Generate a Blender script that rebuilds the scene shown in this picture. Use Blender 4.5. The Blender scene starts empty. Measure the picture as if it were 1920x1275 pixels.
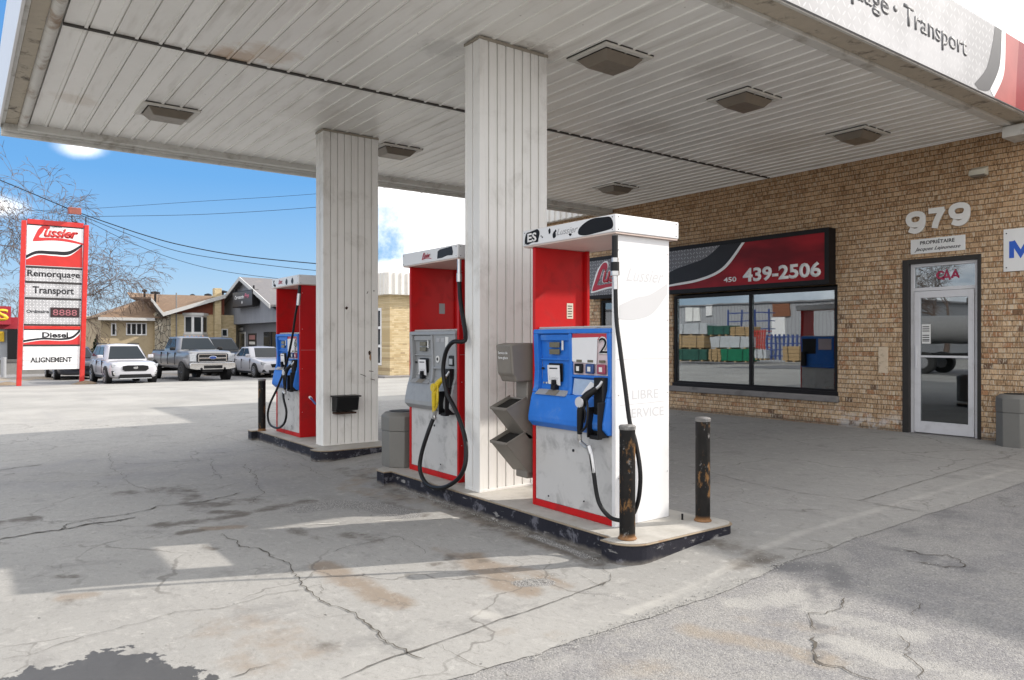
import bpy, bmesh, math, random
import numpy as np
from mathutils import Vector, Matrix, noise as mnoise
R_ = math.radians
C = bpy.context.scene.collection
SC = bpy.context.scene

# ---------------------------------------------------------------- camera
PHI = R_(36.7); FPX = 1394.0; CH = 1.5
cam_d = bpy.data.cameras.new('camera'); cam = bpy.data.objects.new('camera', cam_d); C.objects.link(cam)
cam.location = (0, 0, CH); cam.rotation_euler = (R_(90), 0, R_(90) - PHI)
cam_d.sensor_width = 36; cam_d.lens = FPX / 1920 * 36; cam_d.clip_start = .05; cam_d.clip_end = 3000
SC.camera = cam
# ---------------------------------------------------------------- sun, sky, exposure
SUN_EL, SUN_AZ = R_(32.4), math.atan2(.60, 1.46)        # azimuth measured from +Y towards +X
sd = bpy.data.lights.new('sun', 'SUN'); sd.energy = 2.9; sd.angle = R_(.55); sd.color = (1, .935, .85)
so = bpy.data.objects.new('sun', sd); C.objects.link(so)
tosun = Vector((math.sin(SUN_AZ)*math.cos(SUN_EL), math.cos(SUN_AZ)*math.cos(SUN_EL), math.sin(SUN_EL)))
so.rotation_euler = tosun.to_track_quat('Z', 'Y').to_euler(); so.location = (8, 15, 20)
SC.view_settings.view_transform = 'Standard'; SC.view_settings.look = 'None'
SC.view_settings.exposure = .96; SC.view_settings.gamma = 1
SC.cycles.max_bounces = 9; SC.cycles.diffuse_bounces = 5; SC.cycles.glossy_bounces = 4
SC.cycles.transparent_max_bounces = 10; SC.cycles.use_denoising = True
SC.cycles.sample_clamp_indirect = 6

def cam_ray(px, py):
    a = (px-960)/FPX
    return (-math.cos(PHI)+a*math.sin(PHI), math.sin(PHI)+a*math.cos(PHI), (637-py)/FPX)
def at_y(px, py, y): r = cam_ray(px, py); t = y/r[1]; return Vector((r[0]*t, y, CH+r[2]*t))
def at_x(px, py, x): r = cam_ray(px, py); t = x/r[0]; return Vector((x, r[1]*t, CH+r[2]*t))
def at_d(px, py, d): r = cam_ray(px, py); return Vector((r[0]*d, r[1]*d, CH+r[2]*d))

W = bpy.data.worlds.new('World'); SC.world = W; W.use_nodes = True
class NT:
    """small wrapper to write node trees tersely"""
    def __init__(s, nt): s.t = nt; s.n = nt.nodes; s.l = nt.links
    def add(s, typ, **kw):
        n = s.n.new(typ)
        for k, v in kw.items(): setattr(n, k, v)
        return n
    def put(s, sock, v):
        if v is None: return
        if isinstance(v, bpy.types.NodeSocket): s.l.new(v, sock)
        else:
            if sock.type == 'RGBA' and isinstance(v, (tuple, list)) and len(v) == 3: v = (*v, 1)
            sock.default_value = v
    def m(s, op, a, b=None, c=None, clamp=False):
        n = s.add('ShaderNodeMath', operation=op); n.use_clamp = clamp
        s.put(n.inputs[0], a); s.put(n.inputs[1], b)
        if c is not None: s.put(n.inputs[2], c)
        return n.outputs[0]
    def vm(s, op, a, b=None, scale=None):
        n = s.add('ShaderNodeVectorMath', operation=op); s.put(n.inputs[0], a); s.put(n.inputs[1], b)
        if scale is not None: s.put(n.inputs['Scale'], scale)
        return n.outputs['Value'] if op in ('DOT_PRODUCT', 'LENGTH', 'DISTANCE') else n.outputs[0]
    def mix(s, f, a, b, blend='MIX'):
        n = s.add('ShaderNodeMix', data_type='RGBA', blend_type=blend); n.clamp_factor = True
        s.put(n.inputs[0], f); s.put(n.inputs[6], a); s.put(n.inputs[7], b); return n.outputs[2]
    def noise(s, vec, scale=5, detail=4, rough=.55, dist=0):
        n = s.add('ShaderNodeTexNoise'); s.put(n.inputs['Vector'], vec); s.put(n.inputs['Scale'], scale)
        s.put(n.inputs['Detail'], detail); s.put(n.inputs['Roughness'], rough); s.put(n.inputs['Distortion'], dist); return n.outputs['Fac']
    def noisec(s, vec, scale=5, detail=4):
        n = s.add('ShaderNodeTexNoise'); s.put(n.inputs['Vector'], vec); s.put(n.inputs['Scale'], scale); s.put(n.inputs['Detail'], detail); return n.outputs['Color']
    def vor(s, vec, scale, feature='F1', out='Distance'):
        n = s.add('ShaderNodeTexVoronoi', feature=feature); s.put(n.inputs['Vector'], vec); s.put(n.inputs['Scale'], scale); return n.outputs[out]
    def ss(s, v, a, b, lo=0., hi=1.):
        n = s.add('ShaderNodeMapRange', interpolation_type='SMOOTHSTEP'); n.clamp = True
        s.put(n.inputs[0], v); s.put(n.inputs[1], a); s.put(n.inputs[2], b); s.put(n.inputs[3], lo); s.put(n.inputs[4], hi); return n.outputs[0]
    def obj(s): return s.add('ShaderNodeTexCoord').outputs['Object']
    def pos(s): return s.add('ShaderNodeNewGeometry').outputs['Position']
    def sep(s, v): n = s.add('ShaderNodeSeparateXYZ'); s.put(n.inputs[0], v); return n.outputs
    def comb(s, x=0, y=0, z=0): n = s.add('ShaderNodeCombineXYZ'); s.put(n.inputs[0], x); s.put(n.inputs[1], y); s.put(n.inputs[2], z); return n.outputs[0]
    def scale(s, v, xyz): return s.vm('MULTIPLY', v, xyz)
    def bump(s, h, strength=.3, dist=.01, normal=None):
        n = s.add('ShaderNodeBump'); s.put(n.inputs['Height'], h); s.put(n.inputs['Strength'], strength); s.put(n.inputs['Distance'], dist)
        if normal is not None: s.put(n.inputs['Normal'], normal)
        return n.outputs[0]
    def attr(s, name): return s.add('ShaderNodeAttribute', attribute_name=name).outputs['Fac']

# world: Nishita sky, clouds mixed in by direction
w = NT(W.node_tree); w.n.clear()
sky = w.add('ShaderNodeTexSky', sky_type='NISHITA'); sky.sun_disc = False
sky.sun_elevation = SUN_EL; sky.sun_rotation = SUN_AZ; sky.altitude = 50; sky.air_density = 1.0; sky.dust_density = .6; sky.ozone_density = 2.2
dirv = w.vm('NORMALIZE', w.add('ShaderNodeTexCoord').outputs['Generated'])
dx, dy, dz = w.sep(dirv)
wob = w.noise(dirv, 16, 8, .68)
def blob(px, py, rad, soft, stretch=2.2):
    v = Vector(cam_ray(px, py)).normalized()
    df = w.vm('SUBTRACT', dirv, tuple(v)); d = w.vm('LENGTH', w.scale(df, (1, 1, stretch)))
    d = w.m('ADD', d, w.m('MULTIPLY', w.m('SUBTRACT', wob, .5), rad*2.2))
    return w.ss(d, rad+soft*2.2, rad-soft*1.2)
cl = blob(862, 395, .085, .03, 1.2)
for b in ((760, 360, .045, .02), (150, 274, .008, .012), (-2, 386, .011, .012), (960, 440, .07, .03), (2300, -60, .62, .1), (745, 510, .03, .012)): cl = w.m('MAXIMUM', cl, blob(*b))
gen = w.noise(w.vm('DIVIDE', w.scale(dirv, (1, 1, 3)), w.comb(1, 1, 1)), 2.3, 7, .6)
behind = w.ss(w.m('ADD', w.m('MULTIPLY', dx, .8), w.m('MULTIPLY', dy, -.6)), -.15, .35)       # bright unseen cloud added overhead and behind the view to lift the shade
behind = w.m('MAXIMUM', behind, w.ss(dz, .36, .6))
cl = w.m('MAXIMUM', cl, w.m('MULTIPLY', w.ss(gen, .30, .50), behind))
grad = w.add('ShaderNodeValToRGB'); w.put(grad.inputs[0], dz); e = grad.color_ramp.elements
e[0].position = 0; e[0].color = (.42, .52, .60, 1); e[1].position = .55; e[1].color = (.06, .20, .50, 1)
for p_, c_ in ((.1, (.225, .395, .585, 1)), (.2, (.105, .30, .575, 1))): k = e.new(p_); k.color = c_
gcol = w.vm('SCALE', grad.outputs[0], scale=5.0)
skyc = w.mix(.85, w.mix(1, sky.outputs[0], (.5, .6, .8), 'MULTIPLY'), gcol)
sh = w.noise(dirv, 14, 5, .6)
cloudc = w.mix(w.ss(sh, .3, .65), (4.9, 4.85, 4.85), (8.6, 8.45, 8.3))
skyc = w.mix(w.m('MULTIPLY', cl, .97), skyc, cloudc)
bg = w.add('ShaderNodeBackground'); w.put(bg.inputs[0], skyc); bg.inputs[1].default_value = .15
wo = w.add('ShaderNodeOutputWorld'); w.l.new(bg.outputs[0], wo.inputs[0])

# ---------------------------------------------------------------- terrain height
def sstep(t): t = min(1, max(0, t)); return t*t*(3-2*t)
def gz(x, y):
    left = 1 - sstep((-13-x)/5)
    r = .07*sstep((y-3.4)/1.1) + .11*min(1, max(0, (y-4.5)/6.34))
    return r*left - .26*sstep((-23-x)/11)
def gp(px, py):
    """point of the photograph on the sloping ground"""
    r = cam_ray(px, py); z = 0
    for _ in range(12):
        t = (z-CH)/r[2]; z = gz(r[0]*t, r[1]*t)
    return (r[0]*t, r[1]*t)

# ---------------------------------------------------------------- materials
MATS = {}
def material(name):
    m = bpy.data.materials.new(name); m.use_nodes = True; t = NT(m.node_tree); t.n.clear()
    b = t.add('ShaderNodeBsdfPrincipled'); o = t.add('ShaderNodeOutputMaterial'); t.l.new(b.outputs[0], o.inputs[0])
    return m, t, b
def pm(name, col, rough=.5, metal=0, var=.12, vs=6, dirt=None, ds=3, da=.5, bump=.0, bs=60, coat=0, streak=0, spec=.5, emit=0):
    """general purpose worn surface: tone variation, dirt patches, vertical streaks, fine bump"""
    if name in MATS: return MATS[name]
    m, t, b = material(name); P = t.obj()
    n1 = t.noise(P, vs, 5, .6)
    c = t.mix(n1, tuple(x*(1-var) for x in col), tuple(min(1, x*(1+var)) for x in col))
    r = rough
    if dirt is not None:
        n2 = t.noise(P, ds, 7, .65, .4); f = t.m('MULTIPLY', t.ss(n2, .5, .72), da); c = t.mix(f, c, dirt)
        r = t.m('ADD', t.m('MULTIPLY', f, .3), rough, clamp=True)
    if streak:
        n3 = t.noise(t.scale(P, (28, 28, 1.1)), 1, 4, .6); f = t.m('MULTIPLY', t.ss(n3, .52, .75), streak)
        c = t.mix(f, c, dirt or (.08, .07, .06))
    t.put(b.inputs['Base Color'], c); t.put(b.inputs['Roughness'], r); b.inputs['Metallic'].default_value = metal
    b.inputs['Coat Weight'].default_value = coat; b.inputs['Specular IOR Level'].default_value = spec
    if bump: t.put(b.inputs['Normal'], t.bump(t.noise(P, bs, 4, .6), bump, .004))
    if emit: t.put(b.inputs['Emission Color'], c); b.inputs['Emission Strength'].default_value = emit
    MATS[name] = m; return m

def diamond(t, u, v, cell=.1):
    """0..1 mask of tread-plate dashes on a u,v plane"""
    a = t.m('DIVIDE', u, cell); bb = t.m('DIVIDE', v, cell)
    ia, ib = t.m('FLOOR', a), t.m('FLOOR', bb)
    fa, fb = t.m('SUBTRACT', t.m('FRACT', a), .5), t.m('SUBTRACT', t.m('FRACT', bb), .5)
    par = t.m('SUBTRACT', t.m('MULTIPLY', t.m('FLOORED_MODULO', t.m('ADD', ia, ib), 2), 2), 1)
    p = t.m('ADD', fa, t.m('MULTIPLY', fb, par)); q = t.m('SUBTRACT', fa, t.m('MULTIPLY', fb, par))
    d = t.m('ADD', t.m('POWER', t.m('DIVIDE', p, .62), 2), t.m('POWER', t.m('DIVIDE', q, .13), 2))
    return t.ss(d, 1.15, .7)
def plate_mat(name, axes, base, hi, cell=.1, contrast=1.0, rough=.35, grad=None):
    m, t, b = material(name); X = t.sep(t.obj()); u, v = X[axes[0]], X[axes[1]]
    f = diamond(t, u, v, cell); n = t.noise(t.obj(), 1.3, 3)
    c = t.mix(t.ss(n, .35, .65), base, tuple(min(1, x*1.35) for x in base))
    c = t.mix(t.m('MULTIPLY', f, contrast), c, hi)
    edge = t.m('MULTIPLY', t.ss(t.noise(t.scale(t.obj(), (1, 1, 1)), 5, 5), .55, .75), .25); c = t.mix(edge, c, tuple(x*.6 for x in base))
    t.put(b.inputs['Base Color'], c); b.inputs['Roughness'].default_value = rough; b.inputs['Specular IOR Level'].default_value = .2
    MATS[name] = m; return m

# ---------------------------------------------------------------- mesh helpers
class MB:
    def __init__(s): s.bm = bmesh.new()
    def _t(s, vs, M):
        if M is not None:
            for v in vs: v.co = M @ v.co
        return vs
    def box(s, a, b, M=None):
        """box from corner a to corner b"""
        x0, y0, z0 = a; x1, y1, z1 = b
        v = [s.bm.verts.new(p) for p in ((x0,y0,z0),(x1,y0,z0),(x1,y1,z0),(x0,y1,z0),(x0,y0,z1),(x1,y0,z1),(x1,y1,z1),(x0,y1,z1))]
        for f in ((0,3,2,1),(4,5,6,7),(0,1,5,4),(1,2,6,5),(2,3,7,6),(3,0,4,7)): s.bm.faces.new([v[i] for i in f])
        s._t(v, M); return s
    def quad(s, *p):
        s.bm.faces.new([s.bm.verts.new(q) for q in p]); return s
    def prism(s, poly, vec, M=None):
        """closed polygon (3D points) extruded along vec"""
        vec = Vector(vec); a = [s.bm.verts.new(Vector(p)) for p in poly]; b = [s.bm.verts.new(Vector(p)+vec) for p in poly]
        n = len(a); s.bm.faces.new(a); s.bm.faces.new(b[::-1])
        for i in range(n): s.bm.faces.new((a[i], b[i], b[(i+1) % n], a[(i+1) % n]))
        s._t(a+b, M); return s
    def tube(s, pts, r, seg=8, caps=True):
        pts = [Vector(p) for p in pts]; rings = []; up = Vector((0, 0, 1))
        for i, p in enumerate(pts):
            t = (pts[min(i+1, len(pts)-1)]-pts[max(i-1, 0)]).normalized()
            ref = up if abs(t.dot(up)) < .9 else Vector((1, 0, 0))
            if i == 0: n = t.cross(ref).normalized()
            else: n = (n - t*n.dot(t)); n = n.normalized() if n.length > 1e-5 else t.cross(ref).normalized()
            bvec = t.cross(n); rr = r[i] if isinstance(r, (list, tuple)) else r
            rings.append([s.bm.verts.new(p+(n*math.cos(2*math.pi*k/seg)+bvec*math.sin(2*math.pi*k/seg))*rr) for k in range(seg)])
        for A, B in zip(rings, rings[1:]):
            for k in range(seg): s.bm.faces.new((A[k], A[(k+1) % seg], B[(k+1) % seg], B[k]))
        if caps: s.bm.faces.new(rings[0][::-1]); s.bm.faces.new(rings[-1])
        return s
    def cyl(s, p0, p1, r, seg=20, r1=None): return s.tube([p0, p1], [r, r if r1 is None else r1], seg)
    def lathe(s, prof, center, axis='z', seg=24):
        """prof: list of (radius, height)"""
        c = Vector(center); rings = []
        for r, h in prof:
            ring = []
            for k in range(seg):
                a = 2*math.pi*k/seg; x, y = r*math.cos(a), r*math.sin(a)
                d = {'z': (x, y, h), 'y': (x, h, y), 'x': (h, x, y)}[axis]; ring.append(s.bm.verts.new(c+Vector(d)))
            rings.append(ring)
        for A, B in zip(rings, rings[1:]):
            for k in range(seg): s.bm.faces.new((A[k], A[(k+1) % seg], B[(k+1) % seg], B[k]))
        s.bm.faces.new(rings[0][::-1]); s.bm.faces.new(rings[-1]); return s
    def grid(s, P):
        """P[i][j] points"""
        V = [[s.bm.verts.new(p) for p in row] for row in P]
        for i in range(len(V)-1):
            for j in range(len(V[0])-1): s.bm.faces.new((V[i][j], V[i+1][j], V[i+1][j+1], V[i][j+1]))
        return s
    def build(s, name, mat, parent=None, bevel=0, seg=2, smooth=35, off=None, recalc=True):
        if recalc: bmesh.ops.recalc_face_normals(s.bm, faces=s.bm.faces)
        if off is None: off = OFF.get(parent.name, Vector()) if parent is not None else Vector()
        if off.length: bmesh.ops.translate(s.bm, verts=s.bm.verts, vec=-off)
        me = bpy.data.meshes.new(name); s.bm.to_mesh(me); s.bm.free()
        for m in (mat if isinstance(mat, (list, tuple)) else [mat]): me.materials.append(m)
        o = bpy.data.objects.new(name, me); C.objects.link(o)
        if smooth:
            me.polygons.foreach_set('use_smooth', [True]*len(me.polygons)); me.set_sharp_from_angle(angle=R_(smooth))
        if parent is not None: o.parent = parent; OFF[o.name] = OFF.get(parent.name, Vector())
        if bevel:
            md = o.modifiers.new('bevel', 'BEVEL'); md.width = bevel; md.segments = seg; md.limit_method = 'ANGLE'; md.angle_limit = R_(40)
            md.harden_normals = False
        return o
OFF = {}
def tag(o, label, cat, group=None, kind=None):
    if label: o['label'] = label
    if cat: o['category'] = cat
    if group: o['group'] = group
    if kind: o['kind'] = kind
    return o
def thing(name, label, cat, loc=(0, 0, 0), group=None, world=True, rz=0):
    """Empty at the base of a thing; world=True: the parts are written in world coordinates"""
    o = bpy.data.objects.new(name, None); C.objects.link(o); o.location = loc; o.rotation_euler = (0, 0, rz)
    o.empty_display_size = .2; OFF[o.name] = Vector(loc) if world else Vector()
    return tag(o, label, cat, group)
def single(o, base, label, cat, group=None, kind=None):
    """a thing that is one mesh: move its origin to its base"""
    b = Vector(base); o.data.transform(Matrix.Translation(-b)); o.location = b; OFF[o.name] = b
    return tag(o, label, cat, group, kind)
def copy_tree(o, parent=None):
    c = o.copy(); C.objects.link(c)
    if parent is not None: c.parent = parent
    for ch in list(o.children): copy_tree(ch, c)
    return c
def catmull(pts, n=8, closed=False):
    P = [Vector(p) for p in pts]; out = []; m = len(P)
    rng = range(m) if closed else range(m-1)
    for i in rng:
        p0 = P[(i-1) % m] if (closed or i > 0) else P[0]; p1 = P[i]; p2 = P[(i+1) % m]; p3 = P[(i+2) % m] if (closed or i+2 < m) else P[-1]
        for k in range(n):
            t = k/n; out.append(.5*((2*p1)+(p2-p0)*t+(2*p0-5*p1+4*p2-p3)*t*t+(3*p1-p0-3*p2+p3)*t**3))
    if not closed: out.append(P[-1])
    return out
class Plane:
    """a flat frame for lettering and graphics: origin, u (reading direction), v (up), n (outwards)"""
    def __init__(s, o, u, v): s.o = Vector(o); s.u = Vector(u).normalized(); s.v = Vector(v).normalized(); s.n = s.u.cross(s.v)
    def p(s, a, b, h=0): return s.o+s.u*a+s.v*b+s.n*h
def decal(name, P, poly, mat, parent, h=.002, th=.001, smooth_pts=False):
    if smooth_pts: poly = [(q.x, q.y) for q in catmull([(a, b, 0) for a, b in poly], 6, True)]
    m = MB(); m.prism([P.p(a, b, h) for a, b in poly], P.n*th); return m.build(name, mat, parent, smooth=0)
def band(name, P, top, bot, mat, parent, h=.002, th=.001, n=10):
    """area between two smooth curves given left to right"""
    a = catmull([(x, y, 0) for x, y in top], n); b = catmull([(x, y, 0) for x, y in bot], n)
    m = MB(); k = len(a)
    if len(b) != k:
        b = [b[min(len(b)-1, round(i*(len(b)-1)/(k-1)))] for i in range(k)]
    m.grid([[P.p(q.x, q.y, h) for q in a], [P.p(q.x, q.y, h) for q in b]])
    return m.build(name, mat, parent, smooth=0)
def lettering(name, s, P, x, y, mat, parent, height, width=None, bold=0, shear=0, h=.003, depth=.0015, align='LEFT', cap='H', res=3):
    """text turned into mesh and laid on plane P with cap height `height`; width stretches it"""
    cu = bpy.data.curves.new(name, 'FONT'); cu.body = s; cu.size = 1; cu.offset = min(bold, .034); cu.shear = shear; cu.resolution_u = res
    cu.extrude = 0; tmp = bpy.data.objects.new('tmp', cu); C.objects.link(tmp)
    bpy.context.view_layer.update()
    bold = bold; me = bpy.data.meshes.new_from_object(tmp.evaluated_get(bpy.context.evaluated_depsgraph_get()))
    bpy.data.objects.remove(tmp); bpy.data.curves.remove(cu)
    co = np.empty(len(me.vertices)*3); me.vertices.foreach_get('co', co); co = co.reshape(-1, 3)
    sy = height/.73; w0 = co[:, 0].max()-co[:, 0].min(); sx = sy if width is None else width/w0
    xs = (co[:, 0]-co[:, 0].min())*sx; wd = w0*sx
    if align == 'CENTER': xs = xs-wd/2
    elif align == 'RIGHT': xs = xs-wd
    bm = bmesh.new(); bm.from_mesh(me); bm.verts.ensure_lookup_table(); bpy.data.meshes.remove(me)
    for i, v in enumerate(bm.verts): v.co = P.p(x+xs[i], y+co[i, 1]*sy, h)
    if depth:
        ret = bmesh.ops.extrude_face_region(bm, geom=bm.faces[:])
        bmesh.ops.translate(bm, verts=[g for g in ret['geom'] if isinstance(g, bmesh.types.BMVert)], vec=P.n*depth)
    m = MB(); m.bm.free(); m.bm = bm
    return m.build(name, mat, parent, smooth=0)

white_ink = pm('white_ink', (.78, .78, .78), .5, var=.05); black_ink = pm('black_ink', (.008, .008, .01), .5, var=.1, spec=.2)
red_ink = pm('red_ink', (.42, .012, .018), .4, var=.15); dark_ink = pm('dark_ink', (.022, .022, .026), .45, var=.2, spec=.25)
def strokes(name, P, x, y, sx, sy, paths, wd, mat, parent, h=.01, depth=.025):
    """heavy lettering built from thick strokes: paths in a unit box, wd in metres"""
    m = MB()
    for i, (pts, closed) in enumerate(paths):
        c = [Vector((x+q.x*sx, y+q.y*sy, 0)) for q in catmull([(a, b, 0) for a, b in pts], 8, closed)] if len(pts) > 2 and closed is not None else [Vector((x+a*sx, y+b*sy, 0)) for a, b in pts]
        n = len(c); L, Rr = [], []
        for k in range(n):
            a = c[(k-1) % n] if closed else c[max(0, k-1)]; b = c[(k+1) % n] if closed else c[min(n-1, k+1)]
            t = (b-a).normalized(); nn = Vector((-t.y, t.x, 0))
            if closed is None and 0 < k < n-1:      # mitred corner
                t1, t2 = (c[k]-c[k-1]).normalized(), (c[k+1]-c[k]).normalized(); nn = nn/max(.45, nn.dot(Vector((-t1.y, t1.x, 0))))
            L.append(c[k]+nn*wd/2); Rr.append(c[k]-nn*wd/2)
        if closed: L.append(L[0]); Rr.append(Rr[0])
        f = h+depth-.0012*i; F = lambda V, z: [P.p(q.x, q.y, z) for q in V]
        m.grid([F(L, f), F(Rr, f)]); m.grid([F(L, h), F(L, f)]); m.grid([F(Rr, f), F(Rr, h)])
        if not closed: m.quad(P.p(L[0].x, L[0].y, h), P.p(L[0].x, L[0].y, f), P.p(Rr[0].x, Rr[0].y, f), P.p(Rr[0].x, Rr[0].y, h)); m.quad(P.p(L[-1].x, L[-1].y, h), P.p(L[-1].x, L[-1].y, f), P.p(Rr[-1].x, Rr[-1].y, f), P.p(Rr[-1].x, Rr[-1].y, h))
    return m.build(name, mat, parent, smooth=0)
NINE = [([(.5, .93), (.83, .86), (.93, .66), (.8, .44), (.5, .37), (.2, .44), (.07, .66), (.17, .86)], True), ([(.93, .66), (.9, .36), (.74, .12), (.44, .05), (.12, .16)], False)]
SEVEN = [([(.04, .9), (.93, .9)], None), ([(.86, .95), (.62, .6), (.46, .3), (.38, .02)], False)]
EM = [([(.08, 0), (.08, .98)], None), ([(.92, 0), (.92, .98)], None), ([(.12, .97), (.5, .2), (.88, .97)], None)]
CEE = [([(.9, .78), (.7, .93), (.4, .93), (.12, .7), (.1, .35), (.35, .07), (.68, .07), (.9, .24)], False)]
AY = [([(.04, 0), (.5, .96), (.96, 0)], None), ([(.24, .3), (.76, .3)], None)]
# ================================================================ GROUND
def grid_axis(lo, hi, fine_lo, fine_hi, fine, coarse):
    a = []; v = lo
    while v < fine_lo-1e-6: a.append(v); v += max(fine, min(coarse, (fine_lo-v)*.35))
    v = fine_lo
    while v < fine_hi-1e-6: a.append(v); v += fine
    v = fine_hi
    while v < hi: a.append(v); v += max(fine, min(coarse, (v-fine_hi)*.35+fine))
    a.append(hi); return np.array(a)
vgz = np.vectorize(gz)
def height_sheet(name, xs, ys, lift, mat, jag=None):
    X, Y = np.meshgrid(xs, ys, indexing='ij'); X0 = X.copy()
    if jag is not None:                     # ragged right edge of the slab
        e = np.array([.03*mnoise.fractal(Vector((0, y*2.2, 3.1)), 1, 2, 5)+.015*mnoise.noise(Vector((5, y*11, 0))) for y in ys])
        wgt = np.clip(1-(xs.max()-X)/.4, 0, 1); X = X+wgt*e[None, :]
    Z = vgz(X, Y)+lift
    nx, ny = X.shape; co = np.stack([X, Y, Z], -1).reshape(-1, 3)
    i = np.arange(nx-1)[:, None]*ny+np.arange(ny-1)[None, :]; f = np.stack([i, i+ny, i+ny+1, i+1], -1).reshape(-1, 4)
    me = bpy.data.meshes.new(name); me.vertices.add(len(co)); me.vertices.foreach_set('co', co.ravel())
    me.loops.add(f.size); me.loops.foreach_set('vertex_index', f.ravel()); me.polygons.add(len(f))
    me.polygons.foreach_set('loop_start', np.arange(0, f.size, 4)); me.polygons.foreach_set('loop_total', np.full(len(f), 4))
    me.update(); me.validate(); me.materials.append(mat); me.polygons.foreach_set('use_smooth', [True]*len(f))
    o = bpy.data.objects.new(name, me); C.objects.link(o); return o, co
def seg_dist(P, a, b):
    a = np.array(a); b = np.array(b); d = b-a; L = (d@d) or 1e-9
    t = np.clip(((P-a)@d)/L, 0, 1); return np.linalg.norm(P-(a+t[:, None]*d), axis=1)
def paint(o, co, name, strokes):
    """strokes in photo pixels: (points, width in metres, strength)"""
    P = co[:, :2]; v = np.zeros(len(P))
    for pts, wd, st in strokes:
        g = [gp(*p) for p in pts]
        if len(g) == 1: g = g*2
        d = np.min([seg_dist(P, a, b) for a, b in zip(g, g[1:])], axis=0)
        v = np.maximum(v, st*np.clip(1.35-d/wd, 0, 1))
    at = o.data.attributes.new(name, 'FLOAT', 'POINT'); at.data.foreach_set('value', v.astype(np.float32))

def masked(t, name, P, scale, lo, hi, rag=.45):
    n = t.noise(P, scale, 6, .65); a = t.attr(name)
    return t.ss(t.m('ADD', a, t.m('MULTIPLY', t.m('SUBTRACT', n, .5), rag*2)), lo, hi)

# --- old concrete
m, t, b = material('old_concrete'); P = t.pos()
big = t.noise(P, .35, 5, .6); mid = t.noise(P, 1.9, 7, .62, .5); fine = t.noise(P, 38, 5, .7); grit = t.noise(P, 210, 2, .6)
c = t.mix(t.ss(big, .3, .7), (.25, .245, .232), (.31, .303, .285))
c = t.mix(t.m('MULTIPLY', t.ss(t.noise(P, 2.6, 9, .72, .5), .52, .68), .6), c, (.185, .18, .172))
c = t.mix(t.m('MULTIPLY', t.ss(t.noise(P, 7.5, 9, .75, .6), .54, .66), .5), c, (.39, .38, .355))
c = t.mix(t.m('MULTIPLY', t.ss(fine, .52, .72), .3), c, (.15, .145, .138))
c = t.mix(t.m('MULTIPLY', t.ss(grit, .58, .7), .5), c, (.12, .115, .11))
spots = t.vor(t.vm('ADD', P, t.scale(t.noisec(P, 20, 2), (.05, .05, .05))), 7.5)     # dark specks and gum
c = t.mix(t.m('MULTIPLY', t.ss(spots, .075, .04), t.ss(t.noise(P, 3, 2), .5, .6)), c, (.1, .095, .09))
brush = t.noise(t.scale(P, (6, 60, 1)), 1, 3); c = t.mix(t.m('MULTIPLY', t.ss(brush, .5, .8), .12), c, (.2, .2, .2))
grey = masked(t, 'grey', P, 1.4, .3, .75); c = t.mix(t.m('MULTIPLY', grey, .62), c, (.165, .163, .172))  # grey mask: canopy shade painted into the concrete colour
c = t.mix(t.m('MULTIPLY', masked(t, 'tan', P, 4.5, .3, 1.0, .75), .72), c, (.20, .148, .10))
net = t.vor(t.vm('ADD', P, t.scale(t.noisec(P, 2.5, 6), (.55, .55, 0))), .75, 'DISTANCE_TO_EDGE'); nm_ = t.ss(t.noise(P, .7, 4), .46, .58)
c = t.mix(t.m('MULTIPLY', t.m('MULTIPLY', t.ss(net, .011, .003), nm_), .55), c, (.09, .082, .072))
net2 = t.vor(t.vm('ADD', P, t.scale(t.noisec(P, 5, 6), (.4, .4, 0))), 2.3, 'DISTANCE_TO_EDGE'); c = t.mix(t.m('MULTIPLY', t.m('MULTIPLY', t.ss(net2, .02, .004), t.ss(t.noise(P, 1.1, 4), .55, .66)), .4), c, (.10, .092, .08))
blot = t.noise(t.scale(P, (1, 1.6, 1)), 13, 8, .75, .8); c = t.mix(t.m('MULTIPLY', t.ss(blot, .53, .68), .55), c, (.17, .162, .15)); c = t.mix(t.m('MULTIPLY', t.ss(blot, .46, .34), .3), c, (.42, .41, .385))
c = t.mix(t.m('MULTIPLY', masked(t, 'oil', P, 5, .3, .9, .95), .8), c, (.078, .064, .05))
c = t.mix(t.m('MULTIPLY', masked(t, 'pale', P, 4, .3, .8, .5), .5), c, (.44, .425, .39))
gr = masked(t, 'grit', P, 6, .35, .7); pv = t.vor(P, 95, 'F1', 'Color'); pvd = t.vor(P, 95)
c = t.mix(t.m('MULTIPLY', gr, .95), c, t.mix(t.ss(pvd, .1, .5), (.5, .49, .47), (.17, .165, .16)))
wet = masked(t, 'wet', P, 9, .56, .62, 1.5); c = t.mix(t.m('MULTIPLY', wet, .85), c, (.032, .03, .029))
t.put(b.inputs['Base Color'], c)
t.put(b.inputs['Roughness'], t.m('SUBTRACT', .88, t.m('MULTIPLY', wet, .36)))
hh = t.m('ADD', t.m('MULTIPLY', fine, .6), t.m('ADD', t.m('MULTIPLY', grit, .35), t.m('MULTIPLY', mid, 1.2)))
hh = t.m('ADD', hh, t.m('MULTIPLY', t.m('MULTIPLY', gr, t.m('SUBTRACT', 1, pvd)), 1.2))
t.put(b.inputs['Normal'], t.bump(t.m('MULTIPLY', hh, t.m('SUBTRACT', 1, t.m('MULTIPLY', wet, .85))), .5, .006)); CONC = m

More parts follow.
